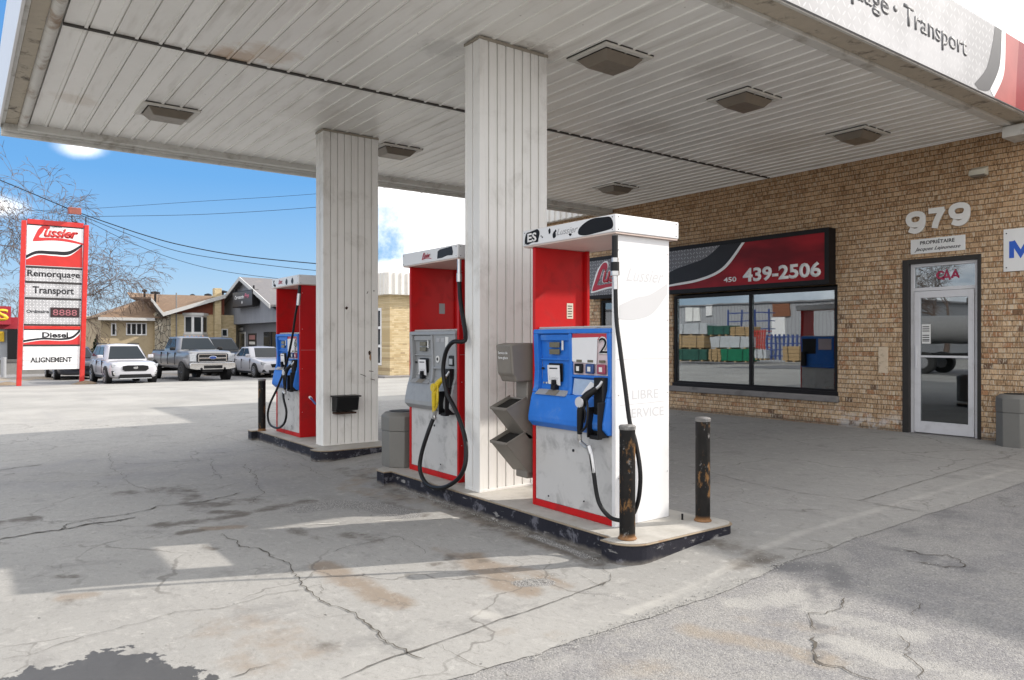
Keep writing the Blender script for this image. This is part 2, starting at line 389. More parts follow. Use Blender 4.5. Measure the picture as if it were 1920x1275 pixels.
# --- worn asphalt (near) passing into pale dusty asphalt farther left
m, t, b = material('worn_asphalt'); P = t.pos(); X = t.sep(P)
fine = t.noise(P, 55, 4, .7); mid = t.noise(P, 1.3, 7, .62, .7); pv = t.vor(P, 130); pc = t.vor(P, 130, 'F1', 'Color')
c = t.mix(t.ss(t.noise(P, 2.4, 9, .72, .6), .35, .65), (.19, .185, .187), (.255, .248, .237))
c = t.mix(t.m('MULTIPLY', t.ss(t.noise(P, 9, 8, .75, .5), .5, .7), .45), c, (.32, .305, .275))
c = t.mix(t.m('MULTIPLY', t.ss(t.sep(pc)[0], .55, .9), .38), c, (.40, .39, .37))
c = t.mix(t.m('MULTIPLY', t.ss(t.sep(pc)[1], .62, .8), .35), c, (.075, .075, .08))
c = t.mix(t.m('MULTIPLY', t.ss(fine, .5, .75), .4), c, (.1, .1, .1))
c = t.mix(t.m('MULTIPLY', masked(t, 'tan', P, 3.5, .3, 1.1, .9), .5), c, (.27, .215, .15))
c = t.mix(t.m('MULTIPLY', masked(t, 'oil', P, 4, .3, .85, .7), .6), c, (.1, .1, .105))
c = t.mix(t.m('MULTIPLY', masked(t, 'pale', P, 5, .45, 1.1, 1.1), .5), c, (.37, .36, .335))
far = t.ss(X[0], -13, -17)
pale = t.mix(t.ss(t.noise(P, .5, 7, .65), .35, .65), (.255, .25, .235), (.325, .317, .298))
pale = t.mix(t.m('MULTIPLY', t.ss(t.noise(t.scale(P, (.25, 2.2, 1)), 1, 6, .6), .52, .7), .45), pale, (.25, .245, .24))
c = t.mix(far, c, pale)
lot = t.ss(X[0], -31.5, -33.5); c = t.mix(lot, c, t.mix(t.noise(P, .8, 6), (.16, .16, .165), (.23, .225, .22)))
dirtm = t.m('MULTIPLY', t.ss(t.noise(P, 1.2, 6), .45, .6), t.m('MULTIPLY', t.ss(X[0], -37.5, -38.5), t.ss(X[0], -44, -41)))
c = t.mix(dirtm, c, (.27, .22, .16))
t.put(b.inputs['Base Color'], c); b.inputs['Roughness'].default_value = .92
hh = t.m('ADD', t.m('MULTIPLY', t.m('SUBTRACT', 1, pv), .7), t.m('ADD', fine, t.m('MULTIPLY', mid, 2)))
t.put(b.inputs['Normal'], t.bump(hh, .6, .007)); ASPH = m

tan_s = [([(610, 1060), (640, 1085), (720, 1120), (750, 1130)], .13, 1), ([(880, 1045), (960, 1100), (985, 1108)], .15, 1), ([(850, 1040), (1000, 1075), (1055, 1100)], .1, .8),
         ([(380, 992), (450, 988)], .09, .9), ([(120, 1122), (165, 1118)], .1, .7), ([(440, 1170), (560, 1210), (500, 1240)], .3, .55), ([(730, 900), (840, 955), (930, 985), (1060, 1032)], .17, .6),
         ([(1040, 1190), (1080, 1215)], .1, .5), ([(700, 880), (650, 915), (780, 940)], .22, .6), ([(900, 1190), (950, 1185)], .09, .5), ([(820, 1030), (880, 1050)], .1, .7)]
oil_s = [([(230, 925), (330, 915), (380, 950), (470, 940)], .2, .62), ([(300, 985), (400, 975), (520, 950), (580, 940)], .13, .7), ([(340, 1000), (370, 995)], .09, .9), ([(110, 1080), (140, 1082)], .06, .85),
         ([(0, 980), (60, 972)], .12, .8), ([(400, 960), (450, 962)], .09, .8), ([(760, 905), (860, 950), (940, 985), (1060, 1030), (1120, 1055)], .2, .72), ([(640, 880), (700, 900), (760, 935)], .16, .55), ([(810, 1060), (880, 1085), (850, 1052)], .1, .55),
         ([(640, 1000), (700, 1012)], .12, .6), ([(700, 935), (790, 965)], .12, .6), ([(1340, 1020), (1440, 1045), (1390, 1060)], .14, .75), ([(380, 1022), (400, 1030)], .06, .6), ([(830, 1040), (905, 1052)], .09, .5),
         ([(120, 1130), (150, 1135)], .07, .5), ([(500, 1180), (620, 1220)], .12, .35), ([(530, 990), (600, 1010)], .1, .5), ([(560, 955), (640, 940)], .1, .5)]
shade_s = [([(40, 900), (400, 860), (700, 900)], 2.2, .5)]  # stroke of painted shade on the slab
pale_s = [([(900, 1150), (935, 1160)], .07, .8), ([(930, 972), (945, 975)], .05, .9), ([(1180, 1150), (1500, 1000)], .07, .6), ([(1500, 1000), (1900, 880)], .07, .6)]
grit_s = [([(570, 955), (640, 945), (700, 950), (760, 965)], .2, .9), ([(760, 915), (850, 945)], .08, .9), ([(980, 1095), (1020, 1092)], .08, 1), ([(1000, 1005), (1100, 1045)], .06, .8), ([(1100, 1110), (1180, 1125)], .05, .5)]
wet_s = [([(130, 1270), (195, 1243), (250, 1255), (300, 1290)], .15, 1.3), ([(60, 1290), (200, 1280), (300, 1290)], .22, 1.3), ([(150, 1250), (215, 1222)], .07, 1)]
xs = grid_axis(-34, -2.78, -8.5, -2.78, .045, 1.5); ys = grid_axis(-14, 10.9, -1.2, 7.0, .045, 1.2)
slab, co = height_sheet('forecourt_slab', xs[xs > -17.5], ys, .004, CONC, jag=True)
slab['kind'] = 'structure'
for nm, st in (('tan', tan_s), ('oil', oil_s), ('grey', shade_s), ('pale', pale_s), ('grit', grit_s), ('wet', wet_s)): paint(slab, co, nm, st)
a_tan = [([(1300, 1180), (1440, 1210), (1560, 1240)], .12, .9), ([(1400, 1160), (1560, 1180)], .09, .6), ([(1160, 1250), (1300, 1270)], .2, .6)]
a_oil = [([(1370, 1070), (1560, 1060), (1580, 1110)], .12, .8), ([(1520, 1100), (1540, 1180), (1530, 1240)], .05, .9), ([(1560, 990), (1700, 1000), (1790, 960)], .2, .5), ([(1680, 1030), (1820, 1070)], .12, .7), ([(1750, 1150), (1900, 1200)], .3, .4), ([(1880, 930), (1915, 990)], .1, .5)]
a_pale = [([(1380, 1130), (1500, 1120), (1560, 1160), (1700, 1190)], .13, 1), ([(1560, 1200), (1720, 1250), (1860, 1270)], .12, 1), ([(1700, 1060), (1760, 1050)], .09, .7), ([(1650, 1100), (1700, 1120)], .08, .6), ([(1050, 1240), (1150, 1270)], .2, .6)]
xs2 = grid_axis(-900, 500, -3.1, .6, .06, 60); ys2 = grid_axis(-600, 900, .2, 7.5, .06, 60)
ground, co2 = height_sheet('ground', xs2, ys2, .0, ASPH); ground['kind'] = 'structure'
for nm, st in (('tan', a_tan), ('oil', a_oil), ('pale', a_pale)): paint(ground, co2, nm, st)

# --- cracks and slab joints as thin ribbons in the pavement
CRK = pm('crack_fill', (.075, .066, .054), .95, var=.3); JNT = pm('joint_fill', (.12, .112, .1), .95, var=.4, vs=20)
rnd = random.Random(4)
def ribbon(mb, pts, wd, jit=.02, lift=.0095):
    g = [Vector((*gp(*p), 0)) for p in pts]; out = []
    for a, b in zip(g, g[1:]):
        n = max(2, int((b-a).length/.03))
        for k in range(n): out.append(a.lerp(b, k/n))
    out.append(g[-1]); L = len(out); rows = [[], []]
    for i, p in enumerate(out):
        tdir = (out[min(i+1, L-1)]-out[max(i-1, 0)]).normalized(); nn = Vector((-tdir.y, tdir.x, 0))
        q = p+nn*(mnoise.noise(p*5)*jit*2.2+mnoise.noise(p*19)*jit*1.3+mnoise.noise(p*50)*jit*.5)
        ww = wd*.85*(.2+1.1*abs(mnoise.noise(p*9+Vector((7, 0, 0))))+.25*rnd.random())*(.25 if i in (0, L-1) else 1)
        for s, sg in ((0, -1), (1, 1)):
            v = q+nn*sg*ww; rows[s].append((v.x, v.y, gz(v.x, v.y)+lift))
    mb.grid(rows)
mb = MB()
for pts, wd in [([(420, 1000), (455, 1022), (505, 1037), (540, 1062), (552, 1085), (590, 1118), (640, 1145), (690, 1172), (716, 1205), (762, 1226), (790, 1240)], .007),
    ([(552, 1085), (575, 1105), (600, 1100), (604, 1115), (590, 1118)], .004), ([(-20, 1014), (90, 998), (180, 982), (215, 978), (255, 970)], .022), ([(110, 996), (130, 984), (170, 975), (240, 966), (300, 950), (380, 942), (450, 925)], .012),
    ([(205, 850), (208, 878), (232, 895), (255, 912), (300, 925), (400, 920), (450, 905)], .004), ([(0, 1240), (60, 1226), (160, 1195), (270, 1170), (330, 1150), (420, 1138), (520, 1115), (575, 1105)], .003),
    ([(455, 870), (478, 893), (492, 925), (470, 945)], .005), ([(470, 888), (505, 874), (560, 868), (620, 900)], .004), ([(375, 810), (420, 820), (480, 835), (560, 855), (585, 870)], .003), ([(395, 860), (400, 880), (412, 900)], .004),
    ([(620, 1035), (680, 1020), (740, 1008), (765, 1015)], .004), ([(555, 1000), (640, 985)], .004), ([(1085, 1078), (1130, 1100), (1145, 1088)], .003), ([(1130, 1060), (1145, 1092)], .003), ([(-20, 886), (40, 876), (80, 872)], .02), ([(0, 893), (30, 888)], .01),
    ([(765, 1015), (800, 1040)], .003), ([(430, 1275), (470, 1258), (520, 1250)], .004), ([(575, 1150), (600, 1160), (660, 1158)], .002), ([(940, 1268), (955, 1275)], .004), ([(700, 1180), (730, 1210), (700, 1195)], .003),
    ([(830, 1210), (870, 1238), (930, 1262)], .003), ([(1555, 886), (1600, 892)], .003)]: ribbon(mb, pts, wd)
mb.build('crack', CRK, slab, smooth=0, off=Vector())
mb = MB()
for pts, wd in [([(640, 1275), (720, 1240), (790, 1218), (880, 1186), (950, 1160), (1040, 1130), (1090, 1110), (1140, 1092)], .008), ([(1290, 875), (1400, 905), (1500, 925), (1612, 940), (1735, 962), (1760, 968)], .006),
    ([(1612, 940), (1690, 915), (1790, 885), (1915, 850)], .006), ([(0, 905), (250, 882), (440, 850), (640, 812), (800, 785)], .006)]: ribbon(mb, pts, wd, .006)
mb.build('joint', JNT, slab, smooth=0, off=Vector())
mb = MB()
for pts, wd in [([(1520, 1180), (1528, 1160), (1560, 1145), (1575, 1120)], .007), ([(1518, 1190), (1525, 1215), (1545, 1238), (1600, 1262), (1650, 1275)], .01), ([(1695, 1030), (1740, 1038), (1775, 1040), (1800, 1055), (1815, 1062), (1770, 1062), (1720, 1055)], .009),
    ([(1680, 1190), (1712, 1225), (1728, 1275)], .006), ([(1880, 1065), (1900, 1075), (1918, 1078)], .005), ([(1870, 935), (1890, 950), (1918, 948)], .005), ([(1720, 1125), (1735, 1160)], .003)]: ribbon(mb, pts, wd, .03, .006)
mb.build('crack', CRK, ground, smooth=0, off=Vector())
# slits of sunlight by the island, painted as thin pale dashes
mb = MB()
for a, c_ in (((572, 985), (637, 982)), ((703, 979), (756, 976)), ((810, 974), (868, 971))): ribbon(mb, [a, c_], .012, .002)
mb.build('light_slit', pm('painted_sunlight', (.62, .6, .55), .8, var=.2, vs=30), slab, smooth=0, off=Vector())

# --- loose grit: hundreds of small stones
mb = MB(); rr = random.Random(8)
def stone(x, y, s):
    z = gz(x, y)+.008; a = [mb.bm.verts.new((x+s*rr.uniform(.5, 1)*math.cos(k*1.57+rr.random()), y+s*rr.uniform(.5, 1)*math.sin(k*1.57+rr.random()), z)) for k in range(4)]
    top = mb.bm.verts.new((x+rr.uniform(-.2, .2)*s, y+rr.uniform(-.2, .2)*s, z+s*rr.uniform(.5, .9)))
    for k in range(4): mb.bm.faces.new((a[k], a[(k+1) % 4], top))
for pts, wd, n, s in [([(760, 915), (850, 950)], .07, 420, .006), ([(850, 950), (990, 1003), (1120, 1052)], .035, 520, .005), ([(565, 955), (640, 943), (740, 960)], .16, 600, .005), ([(930, 972), (940, 975)], .04, 60, .012), ([(980, 1095), (1025, 1090)], .07, 220, .006),
                      ([(1180, 1050), (1340, 1005)], .03, 150, .004), ([(1400, 1120), (1900, 1000)], .7, 260, .006), ([(1000, 1237), (1160, 1175), (1300, 1125), (1500, 1045), (1700, 970), (1900, 905)], .045, 900, .006), ([(1100, 1260), (1700, 1240)], .4, 320, .006), ([(500, 1180), (900, 1150)], .5, 150, .004), ([(100, 1000), (900, 990)], .6, 260, .004), ([(1400, 1080), (1800, 1080)], .5, 200, .005)]:
    g = [Vector((*gp(*p), 0)) for p in pts]
    for _ in range(n):
        k = rr.randrange(len(g)-1); q = g[k].lerp(g[k+1], rr.random()); stone(q.x+rr.gauss(0, wd*.6), q.y+rr.gauss(0, wd*.6), s*rr.uniform(.5, 1.3))
o = mb.build('gravel', pm('grit_stone', (.33, .32, .3), .9, var=.5, vs=40), smooth=0); o['kind'] = 'stuff'
# ================================================================ CANOPY
SZ = 4.2
def soffit_mat():
    m, t, b = material('soffit_paint'); P = t.pos(); n = t.noise(P, 2.2, 6, .6)
    c = t.mix(n, (.79, .775, .73), (.90, .89, .855))
    row = t.m('FLOOR', t.m('DIVIDE', t.m('SUBTRACT', t.sep(P)[1], .72), .197)); wn = t.add('ShaderNodeTexWhiteNoise', noise_dimensions='1D'); t.put(wn.inputs['W'], row)
    c = t.mix(t.m('MULTIPLY', wn.outputs[0], .2), c, (.46, .44, .40))
    st = t.noise(t.scale(P, (1.2, 9, 1)), 1, 5); c = t.mix(t.m('MULTIPLY', t.ss(st, .5, .75), .4), c, (.44, .41, .35)); sm = t.ss(t.m('ABSOLUTE', t.m('ADD', t.sep(P)[0], 7.355)), .16, .02); c = t.mix(t.m('MULTIPLY', t.m('MULTIPLY', sm, t.ss(t.noise(P, 5, 6, .7), .42, .62)), .5), c, (.3, .24, .17))
    def spot(x, y, r, col, a, sc=6, stretch=1.0):
        nonlocal c
        d = t.vm('LENGTH', t.scale(t.vm('SUBTRACT', P, (x, y, SZ)), (1/r, 1/(r*stretch), 0)))
        d = t.m('ADD', d, t.m('MULTIPLY', t.m('SUBTRACT', t.noise(P, sc, 6, .65), .5), 1.5)); c = t.mix(t.m('MULTIPLY', t.ss(d, 1, .35), a), c, col)
    spot(-7.22, 2.1, .24, (.42, .25, .12), .7, 6, 1.4); spot(-7.0, 2.35, .3, (.45, .3, .17), .45, 6, 1.2); spot(-9.6, 1.05, .3, (.42, .33, .22), .4)
    spot(-5.3, 7.2, .16, (.12, .11, .1), .7); spot(-5.5, 4.3, .35, (.3, .26, .22), .5, 9); spot(-5.9, 3.6, .3, (.35, .34, .32), .35, 12); spot(-6.6, 7.0, .6, (.42, .38, .33), .35)
    spot(-4.7, 6.2, .5, (.45, .43, .4), .35); spot(-8.5, 3.4, .6, (.5, .46, .4), .3); spot(-6.0, 9.0, .9, (.45, .4, .34), .3)
    sp = t.vor(P, 5.2); c = t.mix(t.m('MULTIPLY', t.ss(sp, .06, .03), .5), c, (.18, .15, .12))
    t.put(b.inputs['Base Color'], c); b.inputs['Roughness'].default_value = .33; b.inputs['Specular IOR Level'].default_value = .7
    t.put(b.inputs['Normal'], t.bump(t.noise(P, 3.5, 3), .25, .02)); return m
SOFF = soffit_mat()
TRIM = pm('canopy_trim', (.62, .61, .57), .5, dirt=(.2, .16, .11), da=.55, ds=4, streak=.0, bump=.1)
PEEL = pm('peeling_beam', (.50, .44, .35), .75, dirt=(.06, .05, .045), da=.85, ds=6, var=.2, bump=.5, bs=25)
DARKSEAM = pm('dark_seam', (.05, .045, .04), .8)
canopy = thing('station_canopy', 'big white canopy with ribbed underside and two boxed pillars over the fuel pumps', 'canopy', (-7.4, 3.9, 0))
def soffit_panel(x0, x1, y0=.72, y1=10.835):
    mb = MB(); prof = []; y = y0; first = True
    while y < y1-.02:
        e = min(y+.197, y1)
        prof += [(y, 0), (e-.046, 0), (e-.042, -.012), (e-.018, -.012), (e-.015, .016), (e-.0005, .016)]; y = e
    lo = [(x0, p[0], SZ+p[1]) for p in prof]; hi = [(x1, p[0], SZ+p[1]) for p in prof]
    mb.grid([lo, hi]); return mb
soffit_panel(-11.05, -7.378).build('soffit_panel', SOFF, canopy, smooth=0)
soffit_panel(-7.332, -3.80).build('soffit_panel', SOFF, canopy, smooth=0)
MB().box((-7.377, .72, SZ-.0135), (-7.333, 10.83, SZ+.02)).build('seam_strip', DARKSEAM, canopy)
MB().box((-11.1, .62, SZ+.03), (-3.6, 10.83, 4.86)).build('roof_deck', TRIM, canopy)
# right beam and gutter strips
MB().box((-3.80, .72, 4.165), (-3.69, 10.83, 4.26)).build('gutter_strip', TRIM, canopy, bevel=.008)
MB().box((-3.688, .45, 4.195), (-3.45, 10.6, 4.3)).build('edge_beam', PEEL, canopy, bevel=.004)
MB().box((-3.45, .40, 4.16), (-3.42, 10.55, 4.22)).build('lip', TRIM, canopy, bevel=.003)
# near side
MB().cyl((-11.1, .65, 4.185), (-3.7, .65, 4.185), .05, 16).build('gutter_pipe', pm('rusty_white', (.6, .585, .54), .5, dirt=(.25, .15, .08), da=.85, ds=2.6, bump=.2), canopy)
MB().box((-11.2, .47, 4.2), (-3.45, .6, 4.3)).build('edge_beam', PEEL, canopy, bevel=.004)
MB().box((-11.3, .40, 4.15), (-3.4, .425, 4.97)).build('fascia', pm('fascia_white', (.72, .72, .72), .4, var=.05), canopy, bevel=.003)
MB().box((-11.25, .428, 4.19), (-3.46, .468, 4.25)).build('lip', TRIM, canopy, bevel=.003)
# far side
MB().box((-11.16, .6, 4.12), (-11.05, 10.83, 4.28)).build('edge_beam', TRIM, canopy, bevel=.006)
MB().box((-11.22, .45, 4.1), (-11.163, 10.83, 4.2)).build('lip', TRIM, canopy, bevel=.004)
MB().box((-11.3, .43, 4.06), (-11.225, 10.83, 4.97)).build('fascia', TRIM, canopy, bevel=.004)
# right fascia: printed tread plate with lettering
PL = plate_mat('fascia_print', (1, 2), (.30, .30, .31), (.44, .44, .45), .085, .9, .6)
MB().box((-3.42, .40, 4.17), (-3.395, 10.45, 4.97)).build('sign_fascia', PL, canopy)
PF = Plane((-3.395, 0, 0), (0, 1, 0), (0, 0, 1))
GREYTX = pm('faded_grey_print', (.17, .17, .175), .6, var=.15, spec=.2)
GREYSW = pm('faded_swoosh_print', (.05, .05, .055), .5, var=.2, spec=.2)
REDP = pm('red_print', (.23, .006, .014), .5, var=.35, vs=2, spec=.15); PINKP = pm('pink_print', (.36, .09, .085), .5, var=.3, vs=2, spec=.15)
for wd_, xr_, wl in (('Remorquage', 6.83, 1.66), ('•', 6.99, .075), ('Transport', 8.47, 1.36)): lettering('lettering', wd_, PF, xr_, 4.47 if wd_ != '•' else 4.49, GREYTX, canopy, .2 if wd_ != '•' else .16, width=wl, align='RIGHT', bold=.012)
band('swoosh', PF, [(8.65, 4.22), (8.95, 4.45), (9.1, 4.72), (9.18, 4.965)], [(8.75, 4.18), (9.1, 4.35), (9.2, 4.6), (9.32, 4.965)][:1]+[(9.05, 4.24), (9.3, 4.55), (9.36, 4.965)], GREYSW, canopy, .002)
band('swoosh', PF, [(9.05, 4.24), (9.3, 4.55), (9.36, 4.965)], [(9.15, 4.175), (9.42, 4.5), (9.46, 4.965)], white_ink, canopy, .003)
band('swoosh', PF, [(9.15, 4.175), (9.42, 4.5), (9.46, 4.965)], [(9.75, 4.175), (9.78, 4.5), (9.85, 4.965)], PINKP, canopy, .002)
band('swoosh', PF, [(9.75, 4.175), (9.78, 4.5), (9.85, 4.965)], [(10.44, 4.175), (10.44, 4.5), (10.44, 4.965)], REDP, canopy, .002)
MB().box((-3.79, 10.45, 4.02), (-3.5, 10.835, 4.16)).build('bracket', TRIM, canopy, bevel=.01)

# pillars
COLM = pm('pillar_paint', (.76, .752, .725), .42, dirt=(.38, .36, .32), da=.4, ds=2.5, streak=.22, var=.04, bump=.12, bs=8)
def pillar(x0, x1, y0, y1, z0):
    def face(a, b, out, n):      # ribbed edge points from a to b with narrow grooves
        a, b = Vector(a), Vector(b); d = (b-a); pts = []
        for k in range(n):
            s = a+d*(k/n); e = a+d*((k+1)/n); u = d.normalized()
            pts += [s+u*.008, e-u*.008, e-u*.006-out*.018, e+u*.006-out*.018] if k < n-1 else [s+u*.008, e]
        pts[0] = a; return pts
    poly = face((x0, y0, 0), (x1, y0, 0), Vector((0, -1, 0)), 2)+face((x1, y0, 0), (x1, y1, 0), Vector((1, 0, 0)), 8)+face((x1, y1, 0), (x0, y1, 0), Vector((0, 1, 0)), 2)+face((x0, y1, 0), (x0, y0, 0), Vector((-1, 0, 0)), 8)
    q = [poly[0]]
    for p in poly[1:]:
        if (p-q[-1]).length > .0015: q.append(p)
    if (q[-1]-q[0]).length < .0015: q.pop()
    m = MB(); m.prism([(p.x, p.y, z0) for p in q], (0, 0, SZ-z0-.012))
    c = m.build('pillar', COLM, canopy, smooth=0)
    tr = MB(); e = .012
    for (cx, cy) in ((x1, y0), (x1, y1), (x0, y0)):
        sx = 1 if cx == x1 else -1; sy = 1 if cy == y1 else -1
        tr.box((cx-.022 if sx > 0 else cx-.004, cy-.004 if sy < 0 else cy-.022, z0), (cx+.004 if sx > 0 else cx+.022, cy+.022 if sy < 0 else cy+.004, SZ-.03))
    tr.build('corner_trim', COLM, c, bevel=.002)
    MB().box((x0-.012, y0-.012, SZ-.035), (x1+.012, y1+.012, SZ-.009)).build('top_trim', pm('brown_trim', (.3, .27, .22), .6, var=.2), c, bevel=.002)
    MB().box((x0-.006, y0-.006, z0), (x1+.006, y1+.006, z0+.02)).build('base_trim', COLM, c, bevel=.002)
    return c
p1 = pillar(-5.67, -5.44, 3.70, 4.46, .15); p2 = pillar(-9.25, -9.02, 3.73, 4.49, .15)
RUSTH = pm('rust_hole', (.035, .015, .008), .9, var=.5, vs=60); RUSTS = pm('rust_stain', (.3, .16, .07), .9, var=.4, vs=40)
PP = Plane((-9.018, 0, 0), (0, 1, 0), (0, 0, 1))
def rag(cx, cy, rx, ry, n=11, seed=1):
    r = random.Random(seed); return [(cx+rx*r.uniform(.7, 1.2)*math.cos(2*math.pi*k/n), cy+ry*r.uniform(.7, 1.2)*math.sin(2*math.pi*k/n)) for k in range(n)]
for (px, py, rx, ry, s) in ((650, 577, .02, .02, 1), (693, 661, .02, .03, 2), (701, 545, .008, .008, 5)):
    q = at_x(px, py, -9.018); decal('rust_hole', PP, rag(q.y, q.z, rx, ry, seed=s), RUSTH, p2, .001)
q = at_x(694, 668, -9.018); decal('rust_stain', PP, rag(q.y, q.z, .012, .06, seed=9), RUSTS, p2, .0005)
for (a, b_) in (((676, 701), (686, 705)), ((695, 710), (703, 712)), ((692, 695), (700, 696)), ((688, 550), (690, 546))):
    A, B = at_x(*a, -9.016), at_x(*b_, -9.016); MB().tube([A, B], .004, 5).build('scratch', RUSTH, p2)

# under-canopy light fixtures
LFR = pm('fixture_frame', (.62, .6, .55), .5, dirt=(.3, .25, .2), da=.5, var=.1)
LLN = pm('fixture_lens', (.19, .16, .125), .35, var=.15, vs=8, dirt=(.12, .1, .08), da=.4)
def light_proto():
    o = thing('ceiling_light', None, None, world=False)
    f = MB()
    for a, b in (((-.27, -.31, -.02), (-.21, .31, 0)), ((.21, -.31, -.02), (.27, .31, 0)), ((-.209, -.31, -.02), (.209, -.25, 0)), ((-.209, .25, -.02), (.209, .31, 0))): f.box(a, b)
    f.build('frame', LFR, o, bevel=.004); MB().box((-.272, -.312, .0005), (.272, .312, .01)).build('gasket', DARKSEAM, o)
    l = MB(); z = (-.022, -.10); A = [(-.205, -.245, z[0]), (.205, -.245, z[0]), (.205, .245, z[0]), (-.205, .245, z[0])]; B = [(-.135, -.175, z[1]), (.135, -.175, z[1]), (.135, .175, z[1]), (-.135, .175, z[1])]
    va = [l.bm.verts.new(p) for p in A]; vb = [l.bm.verts.new(p) for p in B]
    l.bm.faces.new(va); l.bm.faces.new(vb[::-1])
    for k in range(4): l.bm.faces.new((va[k], vb[k], vb[(k+1) % 4], va[(k+1) % 4]))
    l.build('lens', LLN, o, bevel=.01, smooth=0); return o
lp = light_proto()
LL = [(-5.12, 4.98, 'square ceiling light with brown lens, the nearest and largest, right of the near pillar top'), (-5.1, 7.03, 'ceiling light with brown lens beside a dark soot smudge, middle of the right row'),
      (-5.08, 9.41, 'ceiling light with brown lens closest to the house numbers on the brick wall'), (-9.44, 1.98, 'ceiling light with brown lens alone above the red roadside sign'),
      (-9.42, 4.95, 'ceiling light with brown lens just right of the far pillar top'), (-9.42, 9.3, 'small far ceiling light above the nearest pump top, near the brick wall')]
for i, (x, y, lab) in enumerate(LL):
    o = lp if i == 0 else copy_tree(lp); o.location = (x, y, SZ-.012); tag(o, lab, 'ceiling light', 'brown ceiling lights under the canopy')
# ================================================================ BRICK STATION BUILDING
WY = 10.84
def brick_mat(name, tones, rare, mortar, fleck=.5, bl=.112, bh=.070, axes=(0, 2), gap=.009, rust=None, dark_top=None, effl=None):
    m, t, b = material(name); P = t.pos(); X = t.sep(P); u, v = X[axes[0]], X[axes[1]]
    wv = t.m('MULTIPLY', t.m('SUBTRACT', t.noise(P, 2.5, 3), .5), .012); v = t.m('ADD', v, wv)
    row = t.m('FLOOR', t.m('DIVIDE', v, bh)); us = t.m('ADD', u, t.m('MULTIPLY', t.m('FLOORED_MODULO', row, 2), bl/2))
    bx = t.m('FLOOR', t.m('DIVIDE', us, bl)); fu = t.m('MULTIPLY', t.m('FRACT', t.m('DIVIDE', us, bl)), bl); fv = t.m('MULTIPLY', t.m('FRACT', t.m('DIVIDE', v, bh)), bh)
    nz = t.m('MULTIPLY', t.m('SUBTRACT', t.noise(P, 45, 3), .5), .008)
    eu = t.m('ADD', t.m('MINIMUM', fu, t.m('SUBTRACT', bl, fu)), nz); ev = t.m('ADD', t.m('MINIMUM', fv, t.m('SUBTRACT', bh, fv)), nz)
    e = t.m('MINIMUM', eu, ev); inside = t.m('MULTIPLY', t.ss(ev, gap*.25, gap*.75), t.ss(eu, gap*-.35, gap*.45))
    wn = t.add('ShaderNodeTexWhiteNoise', noise_dimensions='2D'); t.put(wn.inputs['Vector'], t.comb(bx, row)); r1 = wn.outputs[0]; r2 = t.sep(wn.outputs[1])[1]; r3 = t.sep(wn.outputs[1])[2]
    c = t.mix(r1, tones[0], tones[1]); c = t.mix(t.m('MULTIPLY', t.m('GREATER_THAN', r2, .84), t.ss(X[2], 3.2, 2.2)), c, tones[2]); c = t.mix(t.m('MULTIPLY', t.m('GREATER_THAN', r3, .97), t.ss(X[2], 3.4, 1.0)), c, rare)
    hgt = inside
    # raked face: short upright light flecks and dark cuts
    fl = t.noise(t.vm('ADD', t.scale(P, (60, 60, 11)), t.comb(t.m('MULTIPLY', row, 7.3), 0, t.m('MULTIPLY', row, 3.1))), 1, 3, .6, .8)
    c = t.mix(t.m('MULTIPLY', t.ss(fl, .53, .6), fleck), c, (.60, .52, .40)); c = t.mix(t.m('MULTIPLY', t.ss(fl, .45, .36), fleck*.9), c, tuple(x*.32 for x in tones[0]))
    c = t.mix(inside, mortar, c)
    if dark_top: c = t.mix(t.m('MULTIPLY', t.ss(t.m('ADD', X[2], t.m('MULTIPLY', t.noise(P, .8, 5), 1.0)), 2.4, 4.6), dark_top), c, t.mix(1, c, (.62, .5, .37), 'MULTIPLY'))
    big = t.noise(P, .9, 6, .65); c = t.mix(t.m('MULTIPLY', t.ss(big, .52, .75), .4), c, t.mix(1, c, (.45, .4, .36), 'MULTIPLY'))
    if effl:
        lo = t.m('MULTIPLY', t.ss(X[2], .52, .16), t.ss(t.noise(P, 4.5, 6, .65), .47, .58)); side = t.m('MAXIMUM', t.ss(t.m('ABSOLUTE', t.m('SUBTRACT', X[0], -5.45)), .75, .3), t.m('MAXIMUM', t.ss(t.m('ABSOLUTE', t.m('SUBTRACT', X[0], -4.1)), .4, .1), t.ss(t.m('ABSOLUTE', t.m('SUBTRACT', X[0], -6.1)), .4, .1)))
        c = t.mix(t.m('MULTIPLY', t.m('MULTIPLY', lo, side), .95), c, (.66, .63, .6))
        c = t.mix(t.m('MULTIPLY', t.ss(X[2], .3, .18), .6), c, (.1, .085, .07))
    t.put(b.inputs['Base Color'], c); b.inputs['Roughness'].default_value = .88
    t.put(b.inputs['Normal'], t.bump(t.m('ADD', t.m('MULTIPLY', hgt, 1.5), t.m('MULTIPLY', fl, .8)), .7, .012)); return m
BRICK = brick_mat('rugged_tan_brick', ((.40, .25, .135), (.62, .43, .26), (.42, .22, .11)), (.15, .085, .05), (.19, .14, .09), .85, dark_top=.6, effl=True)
BLKF = pm('black_frame', (.009, .008, .009), .5, var=.3, spec=.25); WHF = pm('white_metal_frame', (.62, .62, .64), .35, dirt=(.3, .29, .28), da=.35, var=.06)
SILLM = pm('grey_stone_sill', (.2, .19, .185), .85, dirt=(.09, .085, .08), da=.6, bump=.5, bs=30)
